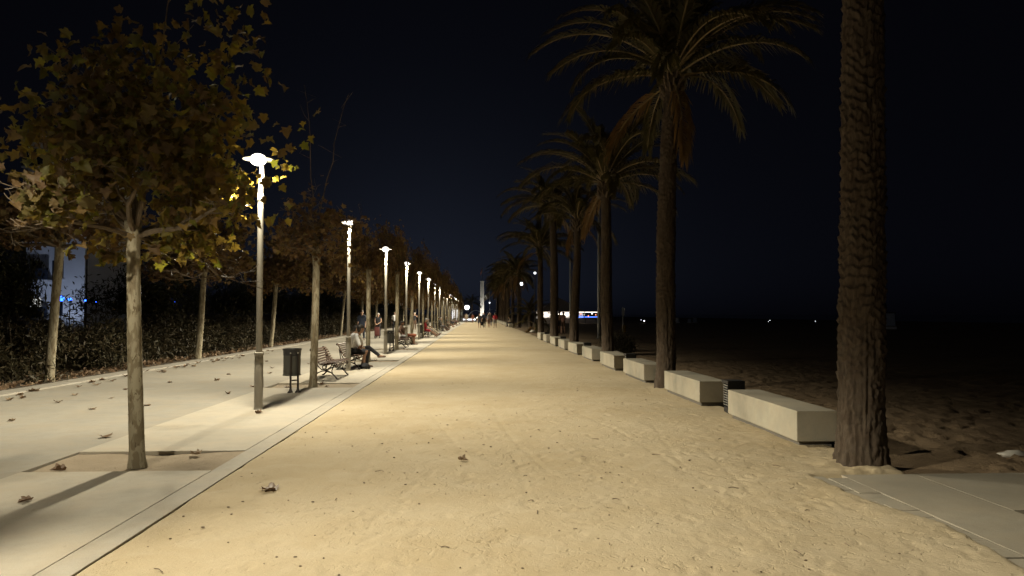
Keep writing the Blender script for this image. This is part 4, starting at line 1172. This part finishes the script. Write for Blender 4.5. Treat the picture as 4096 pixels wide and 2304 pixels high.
# strollers
wl = [(0.27, 86.0, 'black', 'black', .36, 'long', 0, 'woman in black top and shorts walking, leftmost of the strollers', 0.97),
      (0.80, 86.5, 'navy', 'black', .97, 'short', 1, 'walker in dark clothes carrying a black bag', 1.04),
      (1.38, 88.5, 'grey', 'brown', .45, 'short', 0, 'walker in grey top and shorts in the middle group', 1.0),
      (2.10, 88.0, 'red', 'grey', .45, 'short', 0, 'walker in dull red top, rightmost of the middle group', 1.0),
      (1.75, 99.0, 'black', 'navy', .97, 'short', 1, 'walker in black behind the red-topped one', 1.05),
      (-0.78, 131.0, 'rust', 'pink', .45, 'short', 0, 'small figure in rust top far down the sand', 0.95),
      (-1.9, 137.0, 'cream', 'cream', .6, 'bald', 0, 'far figure in cream clothes near the bright globe lamp', 1.0),
      (-2.2, 139.0, 'brown', 'grey', .8, 'short', 1, 'far figure in brown beside the bench row end', 1.0),
      (1.2, 140.0, 'white', 'navy', .6, 'short', 0, 'far figure in white top behind the strollers', 1.0)]
for x, y, a, b, lg, hr, sk, lab, sc in wl:
    person((x, y, 0.0), R(180) + random.uniform(-.2, .2), pose_stand(random.choice((.18, -.18, .14))), C_(a, b, sk, random.choice(('black', 'brown')), 'black', leg=lg), lab, sc, .018, hr, group='people strolling on the sand')
person((6.95, 60.5, -.02), R(150), pose_stand(0.05, 'up'), C_('pink', 'brown', 0, 'brown', 'brown', leg=.3, sleeve=0), 'bare-legged person standing on the beach side among the palms', 1.02, .018, 'long')
person((6.70, 60.9, -.02), R(-20), pose_stand(0.03), C_('brown', 'black', 1, 'black', 'brown', leg=.3), 'person in brown standing close to the bare-legged one', 1.06, .018)
person((4.2, 95.3, .0), R(90), pose_sit(0.0, 'down', 0, .05), C_('cream', 'black', 0, 'black', 'black', leg=.96), 'person in pale top sitting on a far block bench', 1.0, .018)
person((-7.2, 66.0, .006), R(170), pose_stand(.12), C_('white', 'black', 0, 'black', 'black', leg=.97), 'walker in white shirt on the grey path behind the lamps', 1.03, .018)
person((-6.3, 76.0, .006), R(185), pose_stand(.1, 'up'), C_('black', 'brown', 0, 'grey', 'black', leg=.97, sleeve=0), 'walker in black with raised arms on the far grey path', 1.0, .018, 'bun')

# shopping trolley in front of the walking woman
t = empty('shopping_trolley', (-6.62, 50.05, 0.006)); tag(t, 'red canvas shopping trolley pushed by the grey-haired woman', 'shopping trolley')
bm_ = MB().box((0, 0, 0.45), (0.32, 0.24, 0.56)).build('bag', M['redcloth'], t, bevel=0.05)
MB().box((0, -0.01, 0.745), (0.30, 0.23, 0.035)).build('flap', M['redcloth'], bm_, bevel=0.012)
fr = MB()
for s in (-1, 1): fr.tube([(.13 * s, .14, .10), (.13 * s, .15, .70), (.11 * s, .22, .96)], .010, 6)
fr.tube([(-.11, .22, .96), (.11, .22, .96)], .014, 6); fr.tube([(-.18, .14, .09), (.18, .14, .09)], .010, 6); fr.box((0, .02, .145), (.28, .24, .02))
fr.build('frame', M['iron'], t)
for s in (-1, 1):
    w = MB().tube([(.17 * s - .015, .14, .09), (.17 * s + .015, .14, .09)], .088, 18).build('wheel', M['binrim'], t)
# bag on the third bench and handbag of the walker
def sack(name, loc, r, mat, label, cat, seed):
    g = MB().ball((0, 0, 0), 1.0, 20, 14).mesh(name)
    v = np.zeros(len(g.vertices) * 3); g.vertices.foreach_get("co", v); v = v.reshape(-1, 3)
    v *= (1 + 0.22 * fbm(v[:, 0] * 1.7 + seed, v[:, 1] * 1.7, v[:, 2] * 1.7, 3))[:, None]
    v[:, 2] = np.maximum(v[:, 2], -0.75) + 0.75
    v *= np.array(r)
    g.vertices.foreach_set("co", v.ravel()); g.update()
    return tag(link(name, g, mat, None, loc), label, cat)
sack('cloth_bag', (-3.62, 36.9, 0.42), (0.16, 0.2, 0.11), CL['grey'], 'grey cloth bundle lying on the empty bench past the second bin', 'bag', 1)
sack('backpack', (-3.28, 22.15, 0.012), (0.13, 0.2, 0.10), CL['black'], 'black backpack on the ground at the couple\'s feet', 'bag', 2)
sack('handbag', (0.53, 86.3, 0.30), (0.13, 0.10, 0.27), CL['black'], 'black handbag hanging from the dark walker\'s hand', 'bag', 3)
sack('plastic_bag', (6.05, 8.25, -0.02), (0.15, 0.09, 0.05), M['bag'], 'crumpled white plastic bag on the beach sand', 'litter', 4)
sack('styrofoam_lump', (4.9, 65.6, 0.0), (0.28, 0.2, 0.13), M['bag'], 'white lump of litter under the stunted palm', 'litter', 5)

# ================================================================== FAR THINGS
# flagpole column at the end of the promenade
c = empty('monument_column', (1.95, 300, -0.03)); tag(c, 'tall pale fluted column at the promenade end with a flag on top', 'monument')
cm = MB()
for q in (-0.5, 0.0, 0.5): cm.box((q, 0.0 if q else -0.12, 7.3), (0.42, 0.9, 14.6))
cm.build('shaft', M['pillar'], c, smooth=False)
MB().box((0, 0, 14.75), (1.75, 1.3, 0.3)).build('cap', M['pillar'], c, smooth=False)
MB().box((0, 0, 0.5), (3.0, 2.4, 1.0)).build('base', M['pillar'], c, smooth=False, bevel=0.05)
MB().tube([(0.1, 0, 14.8), (0.1, 0, 20.6)], [0.11, 0.07], 8).build('flagpole', M['mast'], c)
def flag_mesh(w, h, droop, nx=14, nz=8):
    m = MB(); v = []
    for j in range(nz):
        for i in range(nx):
            s = i / (nx - 1); v.append((-w * s * 0.8, 0.18 * w * math.sin(s * 7 + j * .4), -h * j / (nz - 1) - droop * s))
    vb = [(x, yy + 0.012, z) for x, yy, z in v]
    f = [(j * nx + i, j * nx + i + 1, (j + 1) * nx + i + 1, (j + 1) * nx + i) for j in range(nz - 1) for i in range(nx - 1)]
    k = len(v)
    m.add(v + vb, f + [tuple(q + k for q in ff[::-1]) for ff in f]); return m
flag_mesh(0.9, 1.5, 2.0).build('flag', M['flagred'], c, (0.05, 0, 20.4))
for q in (-2.2, 2.2):
    fl_ = MB().box((q, -5.0, 0.2), (0.4, 0.25, 0.4), (R(30), 0, 0)).build('floodlight', M['iron'], c, smooth=False)
    lo = lamp_light(c, 0.6, 1700, (1.0, 0.95, 0.85), 0.15, False, -5.2); lo.location.x = q
f2 = empty('beach_flag', (2.85, 170, -0.03)); tag(f2, 'pale flag on a pole at the right of the column', 'flag')
MB().tube([(0, 0, 0), (0, 0, 6.8)], [0.07, 0.04], 8).build('pole', M['white'], f2)
flag_mesh(1.6, 1.3, 1.0).build('flag', M['flag'], f2, (-0.03, 0, 6.75))

# globe lamps beyond the planting bed and at the end
def globe_lamp(loc, h, r, power, label, color=(0.9, 0.95, 1.0), group='globe lamps beyond the promenade'):
    g = empty('globe_lamp', loc); tag(g, label, 'street lamp', group)
    MB().lathe([(0.10, 0), (0.07, 0.1), (0.05, 0.2), (0.04, h - r), (0.06, h - r * .9)], 10).build('post', M['iron'], g)
    MB().ball((0, 0, h), r, 16, 10).build('globe', M['globe'], g)
    MB().lathe([(r * .6, h + r * .82), (r * .45, h + r * 1.05), (0, h + r * 1.15)], 12).build('cap', M['iron'], g)
    if power:
        l = lamp_light(g, h, power, color, r * 1.1, False)
    return g
globe_lamp((-2.34, 172, -0.03), 3.2, 0.55, 2600, 'bright globe lamp at the far end of the promenade')
globe_lamp((-17.46, 40.0, 0.0), 2.65, 0.26, 60, 'white globe lamp just right of the first trunk, above the shrubs')
globe_lamp((-23.6, 62.0, 0.0), 2.95, 0.24, 40, 'small white globe lamp between the second and third kerb trees')
globe_lamp((-18.74, 160.0, 0.0), 4.1, 0.5, 250, 'bright globe lamp seen between distant trunks past the third lamp')
globe_lamp((-16.6, 165.0, 0.0), 3.9, 0.36, 150, 'smaller globe lamp right of the brightest distant one')
globe_lamp((-14.16, 165.0, 0.0), 4.4, 0.6, 300, 'largest distant globe lamp among the trunks past the fourth lamp')
globe_lamp((-25.4, 50.0, 0.0), 7.65, 0.42, 500, 'tall white globe lamp lighting the pale apartment block', (0.62, 0.74, 1.0))
globe_lamp((5.9, 100.0, -0.03), 5.7, 0.22, 150, 'white globe lamp behind the far palms')
globe_lamp((5.55, 72.0, -0.03), 5.6, 0.11, 40, 'small white lamp beside the sixth palm trunk')
globe_lamp((4.3, 260.0, -0.03), 5.6, 0.25, 80, 'tiny white lamp on the horizon right of the pale flag')

# blue lights strung on low posts beyond the shrubs
for k, (x, y, z, r) in enumerate([(-22.67, 42, 2.45, .16), (-22.31, 42.2, 2.40, .10), (-21.6, 42.4, 2.36, .06), (-21.1, 42.6, 2.30, .05), (-17.39, 42.0, 2.32, .17), (-16.78, 42.2, 2.24, .13), (-28.42, 46, 7.5, .12), (-27.62, 46, 7.5, .10), (-27.2, 46.3, 7.1, .08)]):
    g = empty('blue_lamp', (x, y, 0.0)); tag(g, 'blue light on a thin post beyond the shrubs, %s from the left group' % ORD[k], 'lamp', 'blue lights beyond the shrubs')
    MB().tube([(0, 0, 0), (0, 0, z - r)], 0.025, 6).build('post', M['iron'], g)
    MB().ball((0, 0, z), (r, r, r * .9), 12, 8).build('bulb', M['blue'], g)

# pale apartment block
ab = empty('apartment_building', (-33.7, 66.0, 0.0)); tag(ab, 'pale apartment block lit cold white behind the trees', 'building')
MB().box((0, 0, 8), (4.6, 9, 16)).build('wall', M['facade'], ab, smooth=False)
MB().box((0, 0, 16.2), (5.0, 9.6, 0.4)).build('roof', M['block_dark'], ab, smooth=False)
for fl in range(5):
    for i in range(2):
        w = MB().box((-1.5 + 1.7 * i, -4.49, 2.2 + 3.0 * fl), (0.9, 0.06, 1.4)).build('window', M['litglass'] if (fl * 5 + i * 3) % 7 == 0 else M['darkglass'], ab, smooth=False)
        MB().box((-1.5 + 1.7 * i, -4.54, 1.40 + 3.0 * fl), (1.1, 0.14, 0.08)).build('sill', M['facade'], w, smooth=False)
    b = MB().box((-1.2, -4.95, 1.25 + 3.0 * fl), (2.2, 0.9, 0.14)).build('balcony', M['facade'], ab, smooth=False)
    MB().box((-1.2, -5.37, 1.75 + 3.0 * fl), (2.2, 0.05, 0.9)).build('railing', M['darkglass'], b, smooth=False)

wl_ = MB().box((1.6, -9.0, 0.25), (0.5, 0.3, 0.4), (R(-35), 0, 0)).build('added_washer', M['iron'], ab, smooth=False)  # added fixture and spot, put in to brighten the facade alone
ld = bpy.data.lights.new('added_washer_light', 'SPOT'); ld.energy = 420; ld.color = (0.62, 0.74, 1.0); ld.spot_size = R(80); ld.spot_blend = 0.6; ld.shadow_soft_size = 0.1
lo = bpy.data.objects.new('added_washer_light', ld); lo.location = (1.6, -8.8, 0.6); lo.rotation_euler = (R(128), 0, 0); lo.parent = ab; col.objects.link(lo)

# floodlight masts on the beach side
def mast(loc, h, r, label):
    m = empty('floodlight_mast', loc); tag(m, label, 'mast', 'tall masts on the beach side')
    MB().lathe([(r * 1.7, 0), (r * 1.7, .03), (r, .05), (r * .55, h)], 14).build('pole', M['mast'], m)
    MB().box((0, 0, h), (1.6, .12, .12)).build('crossarm', M['mast'], m, smooth=False)
    for s in (-1, 1): MB().box((.6 * s, -.1, h + .2), (.4, .2, .3), (R(-30), 0, 0)).build('floodlight', M['iron'], m, smooth=False)
mast((11.1, 89, -.03), 17, .13, 'thin tall mast left of the fourth palm trunk')
mast((8.25, 50.5, -.03), 10.5, .13, 'thin tall mast just left of the third palm trunk')

# lit beach bar with tent roof
b = empty('beach_bar', (16.5, 133, -.05)); tag(b, 'brightly lit beach bar with a tent roof behind the palms', 'beach bar')
MB().box((0, 2.5, .5), (11, .3, 1.0)).build('counter', M['white'], b, smooth=False)
for i in range(7):
    MB().box((-4.9 + .95 * i, 3.0 + .05 * (i % 2), 1.5 + .07 * (i % 3)), (.72 - .1 * (i % 3), .1, .42 + .14 * ((i * 2) % 3))).build('light_panel', M['barlight'], b, smooth=False)
MB().box((-1.5, 3.4, 1.5), (8.6, .1, 1.3)).build('back_wall', M['white'], b, smooth=False)
MB().box((3.6, 3.2, 1.15), (4.0, .1, .10)).build('light_strip', M['barblue'], b, smooth=False)
MB().box((3.6, 3.0, 2.02), (5.0, .08, .07)).build('light_strip', M['barlight'], b, smooth=False)
for i in range(7): MB().ball((1.6 + .7 * i, 2.8 + .1 * (i % 3), 1.35 + .2 * ((i * 5) % 3)), (.09, .09, .13), 8, 6).build('lantern', M['barred'] if i % 2 else M['barlight'], b)
rf = MB()
rf.add([(-6, -3.5, 2.1), (2.2, -3.5, 2.1), (2.2, 4, 2.1), (-6, 4, 2.1), (-1.9, .2, 4.6)], [(0, 1, 4), (1, 2, 4), (2, 3, 4), (3, 0, 4), (3, 2, 1, 0)])
rf.build('tent_roof', M['tent'], b, smooth=False)
for x in (-5.9, -3, 0, 2.1, 6.0): MB().tube([(x, -3.3, 0), (x, -3.3, 2.15)], .06, 8).build('post', M['white'], b)
for i in range(6):
    x = -5 + 1.9 * i
    st = MB(); st.tube([(x, -1.0, 0), (x, -1.0, .7)], .04, 6); st.lathe([(0.0, .70), (.2, .70), (.2, .76), (0, .77)], 12, (x, -1.0, 0))
    st.build('stool', M['iron'], b)
# white tents and a lit counter at the promenade end
for k, (x, y, s) in enumerate([(-0.3, 186, 1.0), (4.8, 230, 1.2)]):
    a = empty('arched_tent', (x, y, -.03)); tag(a, ('white arched tent at the promenade end left of the column', 'white arched tent right of the pale flag')[k], 'tent')
    v, f = [], []
    for j in (0, 1):
        for i in range(13):
            q = math.pi * i / 12; v.append((2.1 * s * math.cos(q), j * 4.0, 2.6 * s * math.sin(q)))
    f = [(i, i + 1, i + 14, i + 13) for i in range(12)]
    MB().add(v, f).build('canopy', M['white'], a)
    MB().tube([v[i] for i in range(13)], .09, 6).build('rib', M['white'], a)
cn = empty('lit_counter', (-1.9, 183, -.03)); tag(cn, 'glowing low counter at the far end beneath the globe lamp', 'counter')
MB().box((0, 0, .34), (3.0, .5, .24)).build('front', M['globe'], cn, smooth=False); MB().box((0, 0, .54), (4.4, .7, .08)).build('top', M['white'], cn, smooth=False)
ds = empty('lit_doorway', (-5.6, 190, -.03)); tag(ds, 'tall lit shop doorway among the last trunks', 'doorway')
MB().box((0, 0, 2.0), (1.5, .2, 4.0)).build('light_box', M['globe'], ds, smooth=False); MB().box((0, .05, 4.2), (2.0, .5, .3)).build('lintel', M['white'], ds, smooth=False)

# lifeguard hut, beach lockers, sign posts
def hut(loc, w, h, label):
    o = empty('beach_hut', loc, R(-25)); tag(o, label, 'beach hut', 'pale huts on the dark beach')
    m = MB(); m.add([(-.42 * w, -.3, .22 * h), (.42 * w, -.3, .22 * h), (.36 * w, -.3, h), (-.36 * w, -.3, h), (-.42 * w, .3, .22 * h), (.42 * w, .3, .22 * h), (.36 * w, .3, h), (-.36 * w, .3, h)],
                    [(0, 1, 2, 3), (5, 4, 7, 6), (1, 5, 6, 2), (4, 0, 3, 7), (3, 2, 6, 7), (4, 5, 1, 0)])
    m.build('cabin', M['bluewhite'], o, smooth=False)
    MB().box((0, 0, .09 * h), (w, .8, .16 * h)).build('base', M['white'], o, smooth=False)
    MB().box((0, 0, 1.02 * h), (.95 * w, .8, .05 * h)).build('roof', M['black'], o, smooth=False)
hut((44.4, 79.0, -.03), 1.35, 1.75, 'pale blue lifeguard hut right of the nearest palm')
hut((36.5, 136, -.03), .95, .95, 'leftmost of three small pale huts on the dark beach')
hut((38.9, 136, -.03), .7, .85, 'middle of three small pale huts on the dark beach')
hut((40.2, 137, -.03), .9, .95, 'rightmost of three small pale huts on the dark beach')
sg = empty('sign_post', (12.9, 66, -.03)); tag(sg, 'post with two narrow white sign boards on the beach', 'sign')
MB().tube([(0, 0, 0), (0, 0, 2.25)], .035, 8).build('post', M['mast'], sg)
for s in (-1, 1): MB().box((.075 * s + .02, -.05, 1.85), (.11, .02, .62), (0, R(4), 0)).build('sign_board', M['white'], sg, smooth=False)
yb = empty('beach_bin', (13.05, 66.2, -.03)); tag(yb, 'small yellow bin at the foot of the white sign post', 'litter bin')
MB().lathe([(.17, .05), (.19, .1), (.2, .62), (.16, .66), (0, .67)], 16).build('body', M['yellow'], yb); MB().lathe([(.14, 0), (.14, .06)], 12).build('base', M['iron'], yb)
rk = [(5.1, 26.0), (5.3, 28.2), (5.2, 34.0)]
for k, (x, y) in enumerate(rk):
    sack('pale_stone', (x, y, 0.02), (.28, .2, .10), M['block'], 'pale stone lying behind the block benches, %s from the front' % ORD[k], 'stone', 20 + k)

# ================================================================== FALLEN LEAVES AND SMALL LITTER
dead = []
for k in range(6):
    v = LV.copy(); rsn = np.random.default_rng(200 + k)
    v[:, 2] = 0.10 + 0.55 * np.abs(v[:, 0]) * rsn.uniform(.4, 1.3) + 0.18 * (v[:, 1] - .4) ** 2 + rsn.normal(0, .035, len(v))
    v[:, 2] -= v[:, 2].min() - 0.01
    me = mesh_np('fallen_leaf', v, LF, False, np.full(len(LF), k / 6.0)); me.materials.append(M['leaf_dead']); dead.append(me)
def fallen(x, y, z, s, label, group, k=None):
    o = link('fallen_leaf', dead[random.randrange(6) if k is None else k], None, None, (x, y, z), (0, 0, random.uniform(0, 6.28)), (s, s, s * random.uniform(.7, 1.3)))
    return tag(o, label, 'fallen leaf', group)
fallen(-1.82, 6.95, 0.004, .17, 'large curled brown leaf alone on the near sand', 'fallen leaves', 2).rotation_euler = (0, 0, 1.4)
fallen(-0.20, 8.30, 0.004, .11, 'pale dry leaf on the sand beyond the large curled one', 'fallen leaves', 3)
fallen(-4.25, 8.02, -0.012, .15, 'brown leaf lying in the first tree pit', 'fallen leaves', 1)
fallen(-3.15, 8.75, 0.0, .13, 'small leaf in the first pit right of the trunk', 'fallen leaves', 4)
fallen(-3.80, 6.65, 0.012, .11, 'small leaf on the pale strip in front of the first pit', 'fallen leaves', 0)
fallen(-3.55, 12.30, 0.012, .12, 'leaf on the pale strip at the foot of the tallest lamp', 'fallen leaves', 1)
fallen(-4.75, 9.95, 0.008, .16, 'upright curled leaf at the edge of the pale strip', 'fallen leaves', 5)
LPTS = [(-6.9, 14.6), (-6.4, 12.9), (-5.7, 13.4), (-6.9, 11.6), (-7.6, 11.9), (-7.5, 13.9), (-5.0, 15.3), (-4.9, 16.8), (-7.4, 16.3), (-6.2, 18.4), (-5.6, 20.5), (-6.6, 9.9), (-7.2, 17.9), (-5.3, 11.9), (-7.9, 15.2), (-6.0, 22.4), (-6.6, 20.2), (-5.4, 24.5), (-7.1, 25.6)]
for x, y in LPTS: fallen(x, y, 0.007, random.uniform(.09, .135), 'dry brown leaf lying on the open grey path', 'leaves on the grey path')
for k in range(44):
    y = random.uniform(12.5, 34); fallen(random.choice((-9.1, -8.9, -8.7)) + random.gauss(0, .12), y, 0.008, random.uniform(.11, .17), 'dry brown leaf blown against the kerb', 'leaves along the kerb')
for k in range(16):
    ty = random.choice(TREE_Y[1:4]); fallen(random.uniform(-4.5, -2.9), ty + random.uniform(-.3, .7), -0.012, random.uniform(.10, .14), 'dry leaf lying in a farther tree pit', 'leaves in the farther pits')
for k, (x, y, r) in enumerate([(28.7, 128, .10), (53.5, 135, .05), (56.0, 122, .04), (33.0, 150, .05), (46.5, 118, .03)]):
    g = empty('beach_lantern', (x, y, -.05)); tag(g, 'tiny distant light low on the dark beach, %s from the palms' % ORD[k], 'lantern', 'tiny lights on the dark beach')
    MB().tube([(0, 0, 0), (0, 0, .45)], .02, 6).build('stake', M['iron'], g); MB().ball((0, 0, .5), r, 10, 8).build('globe', M['globe'], g)
n = 2600
P = np.stack([-9.85 - np.abs(rng.normal(0, .8, n)), rng.uniform(11, 75, n), np.full(n, .06)], -1)
P[:, 2] += 0.0
o = link('leaf_litter', leaves_mesh('leaf_litter', P, .12, None, 0.0, .35), M['leaf_dead']); tag(o, 'brown leaf litter covering the planting bed edge', kind='stuff')
# pebbles, twigs and grit scattered on the sand
m = MB()
for k in range(420):
    y = 3.5 + 16 * random.random() ** 1.6; x = random.uniform(-2.4, 3.3); r = random.uniform(.004, .011)
    m.ball((x, y, .004), (r * random.uniform(.8, 1.7), r, r * .6), 6, 4)
for k in range(26):
    y = random.uniform(4, 13); x = random.uniform(-2.3, 3.2); a = random.uniform(0, 3.14); l = random.uniform(.04, .11)
    m.tube([(x, y, .012), (x + l * .5 * math.cos(a), y + l * .5 * math.sin(a) + .01, .016), (x + l * math.cos(a), y + l * math.sin(a), .012)], .0035, 4)
o = m.build('grit', M['stone']); tag(o, 'grit and broken twigs scattered over the sand', kind='stuff')
